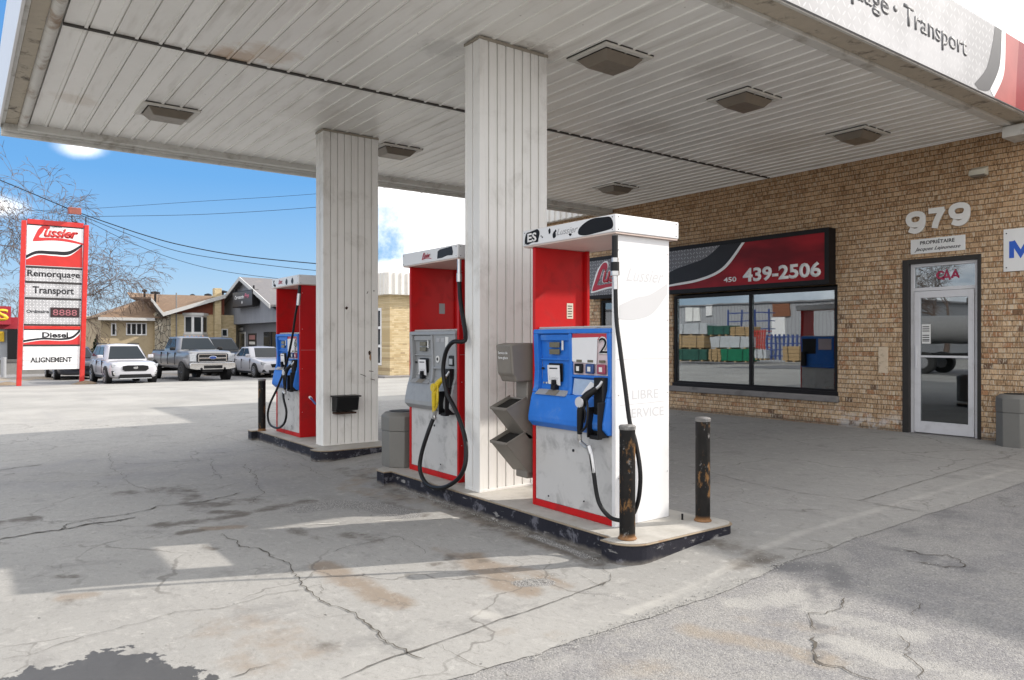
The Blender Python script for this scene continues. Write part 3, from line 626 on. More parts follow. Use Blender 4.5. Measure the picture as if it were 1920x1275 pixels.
def glass_mat(name, refl=.5, tint=(.55, .6, .6), rough=.01):
    m, t, b = material(name); t.n.remove(b)
    g = t.add('ShaderNodeBsdfGlossy'); g.inputs['Roughness'].default_value = rough; g.inputs['Color'].default_value = (.95, .97, 1, 1)
    tr = t.add('ShaderNodeBsdfTransparent'); tr.inputs['Color'].default_value = (*tint, 1)
    fr = t.add('ShaderNodeFresnel'); fr.inputs['IOR'].default_value = 1.5
    mx = t.add('ShaderNodeMixShader'); t.put(mx.inputs[0], t.m('ADD', t.m('MULTIPLY', fr.outputs[0], 1-refl), refl, clamp=True)); t.l.new(tr.outputs[0], mx.inputs[1]); t.l.new(g.outputs[0], mx.inputs[2])
    wv = t.noise(t.obj(), 1.1, 2); t.put(g.inputs['Normal'], t.bump(wv, .12, .006))
    o = [n for n in t.n if n.type == 'OUTPUT_MATERIAL'][0]; t.l.new(mx.outputs[0], o.inputs[0]); return m
GLASS = glass_mat('shop_glass', .2); GLASSD = glass_mat('door_glass', .15)
bld = thing('brick_station_building', 'tan brown rugged brick garage building with shop windows and white glass door', 'building', (-6, WY, .0))
OPEN = [(-11.45, -9.95, .62, 2.36), (-9.46, -6.17, .62, 2.36), (-5.19, -4.18, .0, 2.62)]
def wall_with_openings(mb, x0, x1, z0, z1, ops, y0, y1):
    xs = sorted({x0, x1, *[a for o in ops for a in o[:2]]})
    for a, b in zip(xs, xs[1:]):
        o = [q for q in ops if q[0] <= a+1e-6 and q[1] >= b-1e-6]
        if not o: mb.box((a, y0, z0), (b, y1, z1)); continue
        if o[0][2] > z0: mb.box((a, y0, z0), (b, y1, o[0][2]))
        mb.box((a, y0, o[0][3]), (b, y1, z1))
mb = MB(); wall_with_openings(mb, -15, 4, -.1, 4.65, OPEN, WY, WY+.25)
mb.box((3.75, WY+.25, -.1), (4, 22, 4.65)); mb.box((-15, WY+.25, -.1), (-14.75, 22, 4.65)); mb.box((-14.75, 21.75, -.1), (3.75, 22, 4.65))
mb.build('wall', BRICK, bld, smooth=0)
MB().box((-14.9, WY+.1, 4.651), (3.9, 21.9, 4.75)).build('roof', pm('roof_gravel', (.2, .2, .19), .9), bld)
INT = pm('interior_paint', (.16, .15, .14), .8); INTF = pm('interior_floor', (.1, .095, .09), .5)
MB().box((-14.7, WY+.26, .1), (3.7, 21.7, .17)).build('interior_floor', INTF, bld)
MB().box((-14.7, 14.6, .171), (3.7, 14.7, 3.3)).box((-14.7, WY+.26, 3.301), (3.7, 14.7, 3.4)).build('partition', INT, bld)
# ribbed parapet left of the canopy
RIB = pm('ribbed_white_metal', (.66, .64, .6), .45, var=.06, dirt=(.35, .33, .3), da=.3)
def ribbed(mb, a, b, z0, z1, out, pitch=.2, dep=.035):
    """ribbed sheet from a to b (xy)"""
    a, b, out = Vector((*a, 0)), Vector((*b, 0)), Vector((*out, 0)); n = max(1, round((b-a).length/pitch)); d = (b-a)/n; lo = []
    for k in range(n):
        s = a+d*k
        for f, h in ((0, 0), (.12, 0), (.2, 1), (.62, 1), (.7, 0)): q = s+d*f+out*(h*dep); lo.append((q.x, q.y))
    lo.append((b.x, b.y)); mb.grid([[(x, y, z0) for x, y in lo], [(x, y, z1) for x, y in lo]])
mb = MB(); ribbed(mb, (-15.05, WY-.12), (-11.32, WY-.12), 4.17, 5.0, (0, -1)); mb.box((-15.05, WY-.115, 4.16), (-11.32, WY-.02, 4.99)); mb.build('ribbed_parapet', RIB, bld, smooth=0)

def window(x0, x1, z0, z1, mull=()):
    f = MB(); y0, y1 = WY+.02, WY+.12; w_ = .055
    for a, b in (((x0, y0, z0), (x0+w_, y1, z1)), ((x1-w_, y0, z0), (x1, y1, z1)), ((x0+w_, y0, z0), (x1-w_, y1, z0+w_)), ((x0+w_, y0, z1-w_), (x1-w_, y1, z1))): f.box(a, b)
    for q in mull: f.box((q-.025, y0+.002, z0+w_), (q+.025, y1-.002, z1-w_))
    wn = f.build('window', BLKF, bld, bevel=.004)
    ed = [x0+w_]+[v for q in mull for v in (q-.025, q+.025)]+[x1-w_]
    for a, b in zip(ed[::2], ed[1::2]): MB().box((a+.001, WY+.06, z0+w_+.001), (b-.001, WY+.068, z1-w_-.001)).build('pane', GLASS, wn, smooth=0)
    return wn
w1 = window(-9.44, -6.18, .68, 2.33, (-7.76,)); w2 = window(-11.43, -9.97, .68, 2.33)
sl = MB(); sl.box((-11.5, WY-.07, .54), (-6.14, WY+.02, .64)); sl.build('sill', SILLM, bld, bevel=.015)
MB().box((-9.46, WY-.015, .641), (-6.16, WY+.03, .70)).build('sill_flashing', BLKF, w1, bevel=.005)
# door
dr = MB().box((-5.19, WY-.012, .15), (-5.10, WY+.14, 2.64)).box((-4.215, WY-.012, .15), (-4.17, WY+.14, 2.64)).box((-5.10, WY-.012, 2.575), (-4.215, WY+.14, 2.64)).build('door', pm('dark_door_surround', (.02, .017, .015), .5, var=.3), bld, bevel=.003)
fr = MB(); Y0, Y1 = WY+.05, WY+.11
for a, b in (((-5.10, Y0, .17), (-5.05, Y1, 2.575)), ((-4.265, Y0, .17), (-4.217, Y1, 2.575)), ((-5.05, Y0, 2.53), (-4.265, Y1, 2.575)), ((-5.05, Y0, 2.19), (-4.265, Y1, 2.235))): fr.box(a, b)
fr.build('frame', WHF, dr, bevel=.003)
lf = MB(); Y0, Y1 = WY+.035, WY+.09
for a, b in (((-5.045, Y0, .2), (-4.965, Y1, 2.185)), ((-4.345, Y0, .2), (-4.27, Y1, 2.185)), ((-4.965, Y0, .2), (-4.345, Y1, .36)), ((-4.965, Y0, 2.09), (-4.345, Y1, 2.185)), ((-4.965, Y0+.01, 1.255), (-4.345, Y1-.01, 1.285))): lf.box(a, b)
lf.build('door_leaf', WHF, dr, bevel=.004)
MB().box((-4.964, WY+.055, .361), (-4.346, WY+.063, 2.089)).build('pane', GLASSD, dr, smooth=0)
MB().box((-5.049, WY+.075, 2.236), (-4.266, WY+.083, 2.529)).build('pane', GLASSD, dr, smooth=0)
MB().box((-5.03, WY+.015, 1.1), (-5.0, WY+.034, 1.42)).build('handle', WHF, dr, bevel=.005)
MB().box((-5.1, WY-.05, .16), (-4.2, WY+.05, .19)).build('threshold', SILLM, dr, bevel=.004)
PD = Plane((0, WY+.055, 0), (1, 0, 0), (0, 0, 1))
STK = pm('sticker_white', (.7, .7, .68), .6, var=.08)
decal('sticker', PD, [(-4.95, 1.45), (-4.83, 1.45), (-4.83, 1.72), (-4.95, 1.72)], STK, dr, .001)
for k, z in enumerate((1.68, 1.65, 1.62, 1.56, 1.53, 1.5, 1.48)): decal('sticker_print', PD, [(-4.94, z), (-4.85+(k % 3)*.003, z), (-4.85, z+.012), (-4.94, z+.012)], dark_ink, dr, .003)
PT = Plane((0, WY+.075, 0), (1, 0, 0), (0, 0, 1))
RCAA = pm('club_red', (.34, .02, .07), .5)
for ch, x, z, k in ((CEE, -4.76, 2.35, .1), (AY, -4.68, 2.33, .13), (AY, -4.57, 2.35, .1)): strokes('lettering', PT, x, z, .1, k, ch, .026, RCAA, dr, .0015, .002)
# left of door: old plate, lamp, numbers, plaque
PW = Plane((0, WY, 0), (1, 0, 0), (0, 0, 1))
o = MB().box((-5.53, WY-.02, 1.02), (-5.39, WY-.001, 1.4)).build('wall_plate', pm('tan_plate', (.64, .52, .38), .8, dirt=(.12, .07, .04), da=.7, ds=14, bump=.4), bevel=.004)
single(o, (-5.46, WY, 1.02), 'stained tan plate on the brick left of the glass door', 'wall plate')
wl = thing('wall_lamp', 'small beige wedge shaped lamp high on brick wall above the house numbers', 'lamp', (-4.18, WY, 3.68))
mb = MB(); mb.prism([(-4.28, WY-.001, 3.66), (-4.28, WY-.13, 3.67), (-4.28, WY-.11, 3.74), (-4.28, WY-.001, 3.79)], (.2, 0, 0)); mb.build('housing', pm('beige_plastic', (.52, .49, .4), .5), wl, bevel=.01)
MB().box((-4.26, WY-.12, 3.648), (-4.1, WY-.02, 3.66)).build('lens', LLN, wl)
hn = thing('house_numbers', 'big white raised digits 979 on brick above the door plaque', 'house number', (-4.7, WY, 3.0))
NUM = pm('number_white', (.74, .73, .7), .5, var=.05)
for ch, x, z in ((NINE, -5.11, 3.02), (SEVEN, -4.83, 3.04), (NINE, -4.54, 3.06)): strokes('digit', PW, x, z, .225, .275, ch, .074, NUM, hn)
pq = thing('owner_plaque', 'white plaque with black lettering under the house numbers', 'plaque', (-4.7, WY, 2.72))
PLQ = pm('plaque_white', (.72, .72, .71), .5, var=.04)
MB().box((-5.07, WY-.018, 2.71), (-4.36, WY-.001, 2.915)).build('board', PLQ, pq, bevel=.003)
PQ = Plane((0, WY-.018, 0), (1, 0, 0), (0, 0, 1))
lettering('lettering', 'PROPRIÉTAIRE', PQ, -4.715, 2.835, black_ink, pq, .05, width=.45, align='CENTER', bold=.012, h=.001)
lettering('lettering', 'Jacques Lajeunesse', PQ, -4.715, 2.75, black_ink, pq, .05, width=.6, align='CENTER', bold=.006, shear=.45, h=.001)
ms = thing('wall_sign', 'white panel with blue capital letter at the right edge of the brick wall', 'sign', (-3.4, WY, 2.38))
MB().box((-3.905, WY-.016, 2.38), (-2.5, WY-.001, 2.925)).build('panel', PLQ, ms, bevel=.003)
strokes('lettering', PQ, -3.83, 2.55, .24, .22, EM, .055, pm('blue_letter', (.02, .1, .5), .4), ms, -.0015, .002)
for z in (2.43, 2.87): MB().cyl((-3.87, WY-.022, z), (-3.87, WY-.015, z), .008, 8).build('screw', dark_ink, ms)

# light box sign
lb = thing('lightbox_sign', 'long black framed red sign with phone number above the shop windows', 'sign', (-8.9, WY, 2.33))
x0, x1, z0, z1, yf = -11.64, -6.2, 2.36, 3.22, WY-.2
f = MB(); f.box((x0, yf+.012, z0), (x1, WY-.001, z1)); w_ = .07
for a, b in (((x0-.002, yf, z0-.002), (x0+w_, yf+.0115, z1+.002)), ((x1-w_, yf, z0-.002), (x1+.002, yf+.0115, z1+.002)), ((x0+w_, yf, z0-.002), (x1-w_, yf+.0115, z0+w_)), ((x0+w_, yf, z1-w_), (x1-w_, yf+.0115, z1+.002))): f.box(a, b)
f.build('case', BLKF, lb)
PS = Plane((x0+w_, yf+.0115, z0+w_), (1, 0, 0), (0, 0, 1)); Lw, Lh = x1-x0-2*w_, z1-z0-2*w_
def red_grad(name):
    m, t, b = material(name); P = t.obj(); n = t.noise(t.scale(P, (.5, 1, 1.6)), 1.6, 3)
    t.put(b.inputs['Base Color'], t.mix(t.ss(n, .3, .7), (.12, .005, .01), (.33, .012, .02))); b.inputs['Roughness'].default_value = .5; b.inputs['Specular IOR Level'].default_value = .25; return m
REDG = red_grad('red_satin_print'); PLS = plate_mat('sign_tread_print', (0, 2), (.14, .14, .15), (.5, .5, .52), .07, .8)
decal('face', PS, [(0, 0), (Lw, 0), (Lw, Lh), (0, Lh)], REDG, lb, .0005)
X_ = lambda px, py: (at_y(px, py, yf).x-(x0+w_), at_y(px, py, yf).z-(z0+w_))
tp = Lh
band('tread_area', PS, [(0, tp), (1.2, tp), (2.3, tp), (3.55, tp)], [(0, 0), (1.0, .02), (2.1, .3), (2.9, .43), (3.55, tp)], PLS, lb, .002)
band('black_wave', PS, [(.9, 0), (1.9, .22), (2.35, .38), (3.0, .52), (3.35, tp)], [(1.5, 0), (2.2, .1), (2.9, .17), (3.4, .33), (3.8, tp)], dark_ink, lb, .0045)
band('white_wave', PS, [(1.5, 0), (2.2, .1), (2.9, .17), (3.4, .33), (3.8, tp)], [(1.62, 0), (2.2, .065), (2.9, .125), (3.45, .3), (3.86, tp)], white_ink, lb, .006)
LG = pm('logo_red', (.42, .012, .03), .35, var=.1)
def logo(P, x, y, h, parent, mat, outline=None, face=True):
    """brush script word: tall slanted L that runs into a stroke under the letters"""
    w_ = h*2.9
    L = [(0, 0), (.16, .32), (.36, .72), (.58, .98), (.80, 1.0), (.86, .82), (.74, .66), (.66, .78), (.56, .70), (.42, .42), (.30, .17), (.8, .18), (1.5, .20), (2.2, .12), (2.85, -.05), (2.9, -.12), (2.2, .0), (1.5, .07), (.8, .05), (.1, -.06)]
    if outline is not None:
        cx, cy = 1.2, .4; O = [(a+(.05 if a > .4 else -.06)*1.0, b+(.06 if b > .3 else -.06)) for a, b in L]
        decal('logo_outline', P, [(x+a*h, y+b*h) for a, b in O], outline, parent, .0045, smooth_pts=True)
        lettering('logo_outline', 'ussier', P, x+.55*h, y+.25*h, outline, parent, h*.66, width=h*2.05, bold=.09, shear=.35, h=.0045, depth=.0004)
    decal('logo', P, [(x+a*h, y+b*h) for a, b in L], mat, parent, .006, smooth_pts=True)
    lettering('logo', 'ussier', P, x+.58*h, y+.27*h, mat, parent, h*.6, width=h*1.95, bold=.045, shear=.35, h=.0066, depth=.0004)
logo(PS, .1, .12, .53, lb, LG, white_ink)
lettering('lettering', '450', PS, Lw-1.87, .07, white_ink, lb, .085, width=.26, bold=.02, h=.006)
lettering('lettering', '439-2506', PS, Lw-1.48, .06, white_ink, lb, .22, width=1.42, bold=.045, h=.006, depth=.002)
# interior furniture seen through the glass
dk = thing('office_counter', 'dark office counter standing behind the right end of the shop window', 'counter', (-6.6, 11.6, .17))
MB().box((-7.0, 11.6, .171), (-6.25, 12.4, 1.05)).build('body', pm('dark_wood', (.05, .03, .02), .5, var=.3), dk, bevel=.01)
MB().box((-7.05, 11.55, 1.051), (-6.2, 12.45, 1.09)).build('top', pm('counter_top', (.22, .2, .18), .4), dk, bevel=.008)
o = MB().box((-6.62, 11.15, .171), (-6.22, 11.5, .75)).build('cardboard_box', pm('cardboard', (.33, .2, .11), .85, var=.1), bevel=.006); single(o, (-6.4, 11.3, .17), 'brown cardboard box on the floor inside the shop window right corner', 'box')
# concrete bin at the wall
GBIN = pm('grey_bin_plastic', (.155, .152, .14), .55, var=.08, dirt=(.1, .095, .09), da=.35)
def bin_hex(name, cx, cy, z, w_, h, lab, grp=None, rz=0, m=GBIN, lid=True):
    o = thing(name, lab, 'bin', (cx, cy, z), grp, world=False, rz=rz); c = .28*w_
    def ring(s, zz): a = w_*s/2; k = a-c*s; return [(a, -k, zz), (a, k, zz), (k, a, zz), (-k, a, zz), (-a, k, zz), (-a, -k, zz), (-k, -a, zz), (k, -a, zz)]
    def body(lv):
        mb = MB(); R = [[mb.bm.verts.new(p) for p in ring(s, zz)] for s, zz in lv]
        for A, B in zip(R, R[1:]):
            for k in range(8): mb.bm.faces.new((A[k], A[(k+1) % 8], B[(k+1) % 8], B[k]))
        mb.bm.faces.new(R[0][::-1]); mb.bm.faces.new(R[-1]); return mb
    body([(.98, 0), (.98, h*.66)]).build('body', m, o, bevel=.008)
    body([(1.0, h*.661), (1.0, h*.93), (.8, h)]).build('lid', m, o, bevel=.008)
    body([(.62, h*1.0005), (.62, h*1.012)]).build('mouth', pm('bin_mouth', (.012, .012, .012), .7), o)
    return o
bin_hex('waste_bin', -3.66, 10.6, .165, .44, .66, 'grey plastic waste bin against brick wall right of the glass door')
# ================================================================ ISLANDS
m, t, b = material('kerb_paint'); P = t.pos(); n = t.noise(P, 7, 7, .7, .3)
c = t.mix(t.noise(P, 3, 4), (.008, .008, .013), (.022, .022, .032)); c = t.mix(t.ss(n, .56, .64), c, (.11, .11, .13)); c = t.mix(t.ss(t.noise(t.scale(P, (6, 6, 30)), 1, 5), .62, .7), c, (.24, .235, .23))
X = t.sep(P); low = t.ss(t.m('ADD', X[2], t.m('MULTIPLY', t.noise(P, 9, 4), .07)), .085, .03); c = t.mix(t.m('MULTIPLY', low, .75), c, (.22, .2, .175))
t.put(b.inputs['Base Color'], c); b.inputs['Roughness'].default_value = .6; b.inputs['Specular IOR Level'].default_value = .25; t.put(b.inputs['Normal'], t.bump(n, .5, .01)); KERB = m
m, t, b = material('island_top'); P = t.pos(); c = t.mix(t.ss(t.noise(P, 3, 7, .65), .35, .65), (.34, .325, .295), (.44, .42, .385)); c = t.mix(t.m('MULTIPLY', t.ss(t.noise(P, 11, 6, .7), .55, .7), .5), c, (.28, .24, .19))
t.put(b.inputs['Base Color'], c); b.inputs['Roughness'].default_value = .85; t.put(b.inputs['Normal'], t.bump(t.noise(P, 60, 4), .4, .004)); ITOP = m
STEEL = pm('rusty_edging', (.3, .24, .17), .55, metal=.3, dirt=(.2, .1, .04), da=.7, ds=7)
def arc(cx, cy, r, a0, a1, n=9): return [(cx+r*math.cos(R_(a0+(a1-a0)*k/n)), cy+r*math.sin(R_(a0+(a1-a0)*k/n))) for k in range(n+1)]
def island(xl, xr, lab, capl=.24, capr=.26):
    o = thing('pump_island', lab, 'island', ((xl+xr)/2, 4.05, 0))
    def outline(e=0):
        yf, yc, yb, yk = 3.585-e, 3.50-e, 4.62+e, 4.56+e; l, r = xl-e, xr+e
        return [(xl+capl+e, yf)]+[(xr-capr-e, yf), (xr-capr-e, yc)]+arc(r-.2, yc+.2, .2, -90, 0)+arc(r-.1, yb-.1, .1, 0, 90)+[(xr-capr-e, yb), (xr-capr-e, yk), (xl+capl+e, yk), (xl+capl+e, yb)]+arc(l+.1, yb-.1, .1, 90, 180)+arc(l+.1, yc+.1, .1, 180, 270)+[(xl+capl+e, yc)]
    a = MB(); a.prism([(x, y, -.03) for x, y in outline()], (0, 0, .166)); k = a.build('kerb', KERB, o, smooth=0)
    a = MB(); a.prism([(x, y, .1365) for x, y in outline(.008)], (0, 0, .0095)); a.build('edging', STEEL, o, bevel=.004, smooth=0)
    a = MB(); a.prism([(x, y, .1465) for x, y in outline(-.006)], (0, 0, .004)); a.build('top', ITOP, o, smooth=0)
    return o
island(-7.13, -3.42, 'near concrete pump island with black kerb carrying the two closest pumps')
island(-11.42, -8.60, 'far concrete pump island with black kerb under the far pillar')
IZ = .151
# ================================================================ BOLLARDS
m, t, b = material('bollard_paint'); P = t.obj(); n = t.noise(t.scale(P, (1, 1, .6)), 9, 7, .7); c = t.mix(t.noise(P, 14, 5), (.006, .006, .006), (.02, .018, .017))
c = t.mix(t.ss(t.noise(t.vm('ADD', t.scale(P, (1, 1, .45)), (3, 1, 0)), 16, 6, .7), .56, .66), c, (.17, .09, .035)); c = t.mix(t.ss(n, .58, .64), c, (.2, .195, .19)); c = t.mix(t.ss(t.sep(P)[2], .05, .0), c, (.3, .15, .06))
t.put(b.inputs['Base Color'], c); b.inputs['Roughness'].default_value = .5; b.inputs['Specular IOR Level'].default_value = .15; t.put(b.inputs['Normal'], t.bump(n, .6, .006)); BOLM = m
def bollard_proto():
    o = thing('bollard', None, None, world=False)
    MB().cyl((0, 0, 0), (0, 0, .755), .054, 28).build('post', BOLM, o)
    mb = MB(); mb.lathe([(.057, .742), (.058, .765), (.05, .772), (.03, .775)], (0, 0, 0)); mb.build('cap', pm('worn_cap', (.13, .125, .12), .5, var=.6, vs=30, dirt=(.4, .4, .4), da=.6, ds=20), o)
    mb = MB(); mb.lathe([(.062, 0), (.066, .004), (.056, .018)], (0, 0, 0)); mb.build('base_collar', pm('rust_collar', (.2, .1, .04), .8, var=.4, vs=30), o); return o
bp = bollard_proto()
for i, (x, y, rz, lab) in enumerate(((-3.58, 3.645, 0, 'rusty black bollard in front of the white pump side, the nearest to camera'), (-3.6, 4.46, 2.2, 'black scuffed bollard right of the white pump side at the island corner'), (-11.1, 3.63, 4, 'black bollard left of the far pump with red side'))):
    o = bp if i == 0 else copy_tree(bp); o.location = (x, y, IZ); o.rotation_euler.z = rz; tag(o, lab, 'bollard', 'black pipe bollards on the pump islands')
o = MB().cyl((-3.71, 4.36, IZ), (-3.71, 4.36, IZ+.045), .008, 8).build('anchor_bolt', black_ink); single(o, (-3.71, 4.36, IZ), 'short rusty anchor bolt sticking up between pump side and bollard', 'bolt')

# ================================================================ PUMPS
PW_, PD_ = .96, .56
PWHITE = pm('pump_white', (.74, .74, .745), .35, var=.025, bump=.08, bs=9, dirt=(.6, .6, .6), da=.25, ds=5)
PRED = pm('pump_red', (.47, .008, .010), .38, spec=.25, var=.1, dirt=(.28, .015, .015), da=.6, ds=5, bump=.1, bs=9)
PGREY = pm('pump_panel_grey', (.50, .495, .485), .45, dirt=(.16, .155, .15), da=.55, ds=5, var=.06, bump=.1)
PBLUE = pm('pump_blue', (.022, .16, .58), .42, spec=.3, var=.14, vs=9, dirt=(.12, .24, .5), da=.5, ds=9)
PMGREY = pm('pump_face_grey', (.29, .3, .31), .42, var=.1, dirt=(.18, .18, .18), da=.4)
RUB = pm('hose_rubber', (.007, .007, .008), .42, var=.3, vs=30, spec=.3); CHR = pm('fitting_metal', (.5, .5, .5), .3, metal=.9, var=.2, vs=40); PLB = pm('black_plastic', (.007, .007, .008), .45, var=.3, spec=.3)
LCD = pm('lcd_glass', (.13, .12, .085), .2, var=.2); KEY = pm('keypad_grey', (.3, .31, .33), .45, var=.15, vs=60); PAPER = pm('paper', (.72, .72, .73), .8, var=.04, bump=.3, bs=14)
PINKG = pm('graphic_panel', (.60, .50, .52), .25, var=.12, vs=5); GRAPHR = pm('graphic_red', (.48, .03, .05), .3)
SCR = pm('silver_grey_ink', (.42, .42, .43), .5); FAINT = pm('ghost_print', (.55, .55, .56), .5, var=.02); FAINT2 = pm('ghost_print_grey', (.40, .40, .41), .4, var=.04)
BOUNCEW = pm('hood_underside', (.62, .5, .44), .5, var=.08)  # pink bounced light painted into the hood underside
def make_pump(name, x, y, label, face, right, gap_mat_red=True, num=None, nozzle=PLB, right_trim=None):
    o = thing(name, label, 'fuel pump', (x, y, IZ), 'fuel pumps on the islands', world=False)
    def B(a, b, nm, mt, par=o, bev=.004, **k): return MB().box(a, b).build(nm, mt, par, bevel=bev, **k)
    # cabinet carcass
    B((.03, .02, 0), (PW_-.03, PD_-.02, 1.44), 'cabinet', PGREY)
    B((.036, -.004, .055), (PW_-.036, .019, .652), 'lower_panel', PGREY, bev=.003)
    for px_, pz in ((.5, .5), (.2, .1), (.62, .13)): MB().cyl((px_, -.0105, pz), (px_, -.004, pz), .011 if pz > .4 else .006, 10).build('lock', dark_ink, o)
    B((-.0, -.012, 0), (.034, PD_, 2.11), 'side_panel', PRED)
    B((PW_-.034, -.012, 0), (PW_, PD_, 2.11), 'side_panel', right)
    B((.0345, -.010, 0), (PW_-.0345, .018, .054), 'kick_strip', PRED)
    for zz in (.35, .95, 1.5, 2.0):
        for yy in (.02, PD_-.02): MB().cyl((PW_, yy, zz), (PW_+.002, yy, zz), .005, 8).build('screw', CHR, o)
    MB().box((PW_+.0002, .0, 1.208), (PW_+.0008, PD_, 1.2105)).build('seam', FAINT2, o)
    if right is PWHITE: B((PW_-.032, -.0145, .0), (PW_-.002, -.0125, 2.1), 'edge_trim', PWHITE, bev=.001)
    B((.0345, .03, 1.441), (PW_-.0345, PD_-.03, 1.455), 'counter_top', PGREY)
    B((.0345, PD_-.035, 1.456), (.075, PD_-.005, 2.11), 'rear_post', PRED)
    # hood
    hd = MB(); x0, x1, y0, y1, z0, z1 = -.09, PW_+.035, -.045, PD_+.07, 2.111, 2.25
    hd.box((x0, y0, z0+.012), (x1, y1, z1)); h = hd.build('hood', PWHITE, o, bevel=.006)
    B((x0+.006, y0+.006, z0), (x1-.006, y1-.006, z0+.011), 'hood_underside', BOUNCEW, h, bev=.002)
    for sx in (x0+.03, x1-.03):
        for sz in (z0+.03, z1-.02): MB().cyl((sx, y0-.003, sz), (sx, y0, sz), .004, 6).build('screw', dark_ink, h)
    for sy in (y0+.03, y1-.03):
        for sz in (z0+.03, z1-.02): MB().cyl((x1, sy, sz), (x1+.003, sy, sz), .004, 6).build('screw', dark_ink, h)
    # control face: swept profile, bays cut in by building the rim round them
    prof = [(.02, 1.435), (-.03, 1.435), (-.034, 1.40), (-.026, 1.25), (-.02, 1.10), (-.028, .98), (-.06, .88), (-.088, .74), (-.088, .70), (-.04, .655), (.02, .655)]
    def slab_(xa, xb, za, zb, nm, mt, par=o, d=0, bev=.005):
        """slice of the swept profile between heights za..zb, sunk by d"""
        pts = []
        def yat(z):
            p = prof[1:-1]
            for (ya, z1_), (yb, z2_) in zip(p, p[1:]):
                if z2_ <= z <= z1_: return ya+(yb-ya)*(z1_-z)/((z1_-z2_) or 1)
            return p[0][0] if z > p[0][1] else p[-1][0]
        zs = sorted({za, zb, *[z for _, z in prof if za < z < zb]}, reverse=True)
        pts = [(xa, .0195, zs[0])]+[(xa, yat(z)+d, z) for z in zs]+[(xa, .0195, zs[-1])]
        m_ = MB(); m_.prism(pts, (xb-xa, 0, 0)); return m_.build(nm, mt, par, bevel=bev, smooth=0)
    lx, rx = .036, PW_-.036
    cf = slab_(lx, lx+.055, .931, 1.3995, 'control_face', face)
    slab_(rx-.035, rx, .931, 1.3995, 'frame_bar', face, cf); slab_(.468, .50, .931, 1.3995, 'frame_bar', face, cf)
    slab_(lx, rx, 1.40, 1.435, 'frame_bar', face, cf); slab_(lx, rx, .655, .93, 'apron', face, cf, bev=.008)
    slab_(.5005, rx-.0355, 1.065, 1.085, 'frame_bar', face, cf)
    slab_(lx+.0555, .4675, .931, 1.3995, 'left_bay', face, cf, d=.042, bev=0)
    slab_(.5005, rx-.0355, 1.0855, 1.3995, 'right_bay', PINKG if face is PBLUE else face, cf, d=.016, bev=0)
    slab_(.5005, rx-.0355, .931, 1.0645, 'lower_bay', face, cf, d=.03, bev=0)
    slab_(lx+.07, .455, 1.345, 1.392, 'bay_shelf', face, cf, d=.018, bev=.003); slab_(lx+.06, .462, 1.19, 1.205, 'bay_shelf', face, cf, d=.022, bev=.003)
    for z in (1.31, 1.255): B((.215, -.012, z-.02), (.335, .0, z+.022), 'display', LCD, cf, .002)
    B((.36, -.006, 1.27), (.378, .0, 1.36), 'label', STK, cf, 0)
    B((.19, .004, 1.02), (.36, .010, 1.165), 'printer_slot', PLB, cf, .003)
    P1 = Plane((.2, -.008, 1.0), (1, .0, -.03), (.03, -.06, 1))
    decal('receipt', P1, [(0, 0), (.15, -.004), (.145, .155), (-.004, .15)], PAPER, cf, .001)
    lettering('receipt_print', 'Lussier', P1, .072, .035, SCR, cf, .035, width=.12, bold=.0, shear=.4, align='CENTER', h=.0025, depth=.0003)
    decal('receipt_print', P1, [(.02, .12), (.12, .125), (.12, .134), (.02, .13)], dark_ink, cf, .0025)
    B((.27, -.045, .958), (.315, .005, 1.0), 'card_reader', PLB, cf, .004); B((.283, -.05, 1.0), (.303, -.002, 1.035), 'card_slot', PLB, cf, .003)
    for k, xx in enumerate((.13, .165, .2)): MB().cyl((xx, .0, 1.005), (xx, .012, 1.005), .008, 8).build('lock', STK if k else CHR, cf)
    MB().cyl((.115, -.003, 1.12), (.115, .012, 1.12), .01, 10).build('lock', dark_ink, cf)
    ky = MB(); ky.prism([(lx+.058, -.068, .915), (lx+.058, -.02, .955), (lx+.058, .02, .955), (lx+.058, .02, .915)], (.37, 0, 0)); k_ = ky.build('keypad_shelf', KEY if face is PBLUE else face, cf, bevel=.004, smooth=0)
    PK = Plane((.23, -.0665, .918), (1, 0, 0), (0, .048, .040))
    decal('keypad', PK, [(0, 0), (.13, 0), (.13, .055), (0, .055)], pm('keypad_brown', (.2, .18, .15), .5, var=.5, vs=120), k_, .001)
    # right bay: grade display, buttons, number
    PR = Plane((.5005, -.012, 1.0855), (1, 0, 0), (0, -.02, 1))
    if face is PBLUE:
        decal('graphic_band', PR, [(.003, .265), (.418, .265), (.418, .31), (.003, .312)], GRAPHR, cf, .0015)
        pc = decal('paper_sheet', PR, [(.0, .10), (.27, .085), (.285, .27), (.30, .285), (-.005, .28)], PAPER, cf, .004)
        if num: lettering('number', num, PR, .295 if num == '2' else .26, .165, STK, cf, .125, width=.10, bold=.05, h=.0045, depth=.0004); lettering('number', num, PR, .30 if num == '2' else .265, .168, black_ink, cf, .118, width=.09, bold=.0, h=.0055, depth=.0004)
        for k, (xx, mt) in enumerate(((.04, PLB), (.165, pm('button_blue', (.02, .06, .2), .35)), (.29, pm('button_red', (.3, .05, .09), .35)))):
            gb = B((.5005+xx, -.036, 1.098), (.5005+xx+.082, -.014, 1.17), 'grade_button', mt, cf, .006)
            B((.5005+xx+.025, -.0375, 1.115), (.5005+xx+.058, -.0365, 1.15), 'button_print', STK, gb, 0)
            B((.5005+xx+.01, -.022, 1.182), (.5005+xx+.07, -.016, 1.2), 'display', LCD, gb, 0)
        PB = Plane((.5005, -.001, .955), (1, 0, 0), (0, .0, 1))
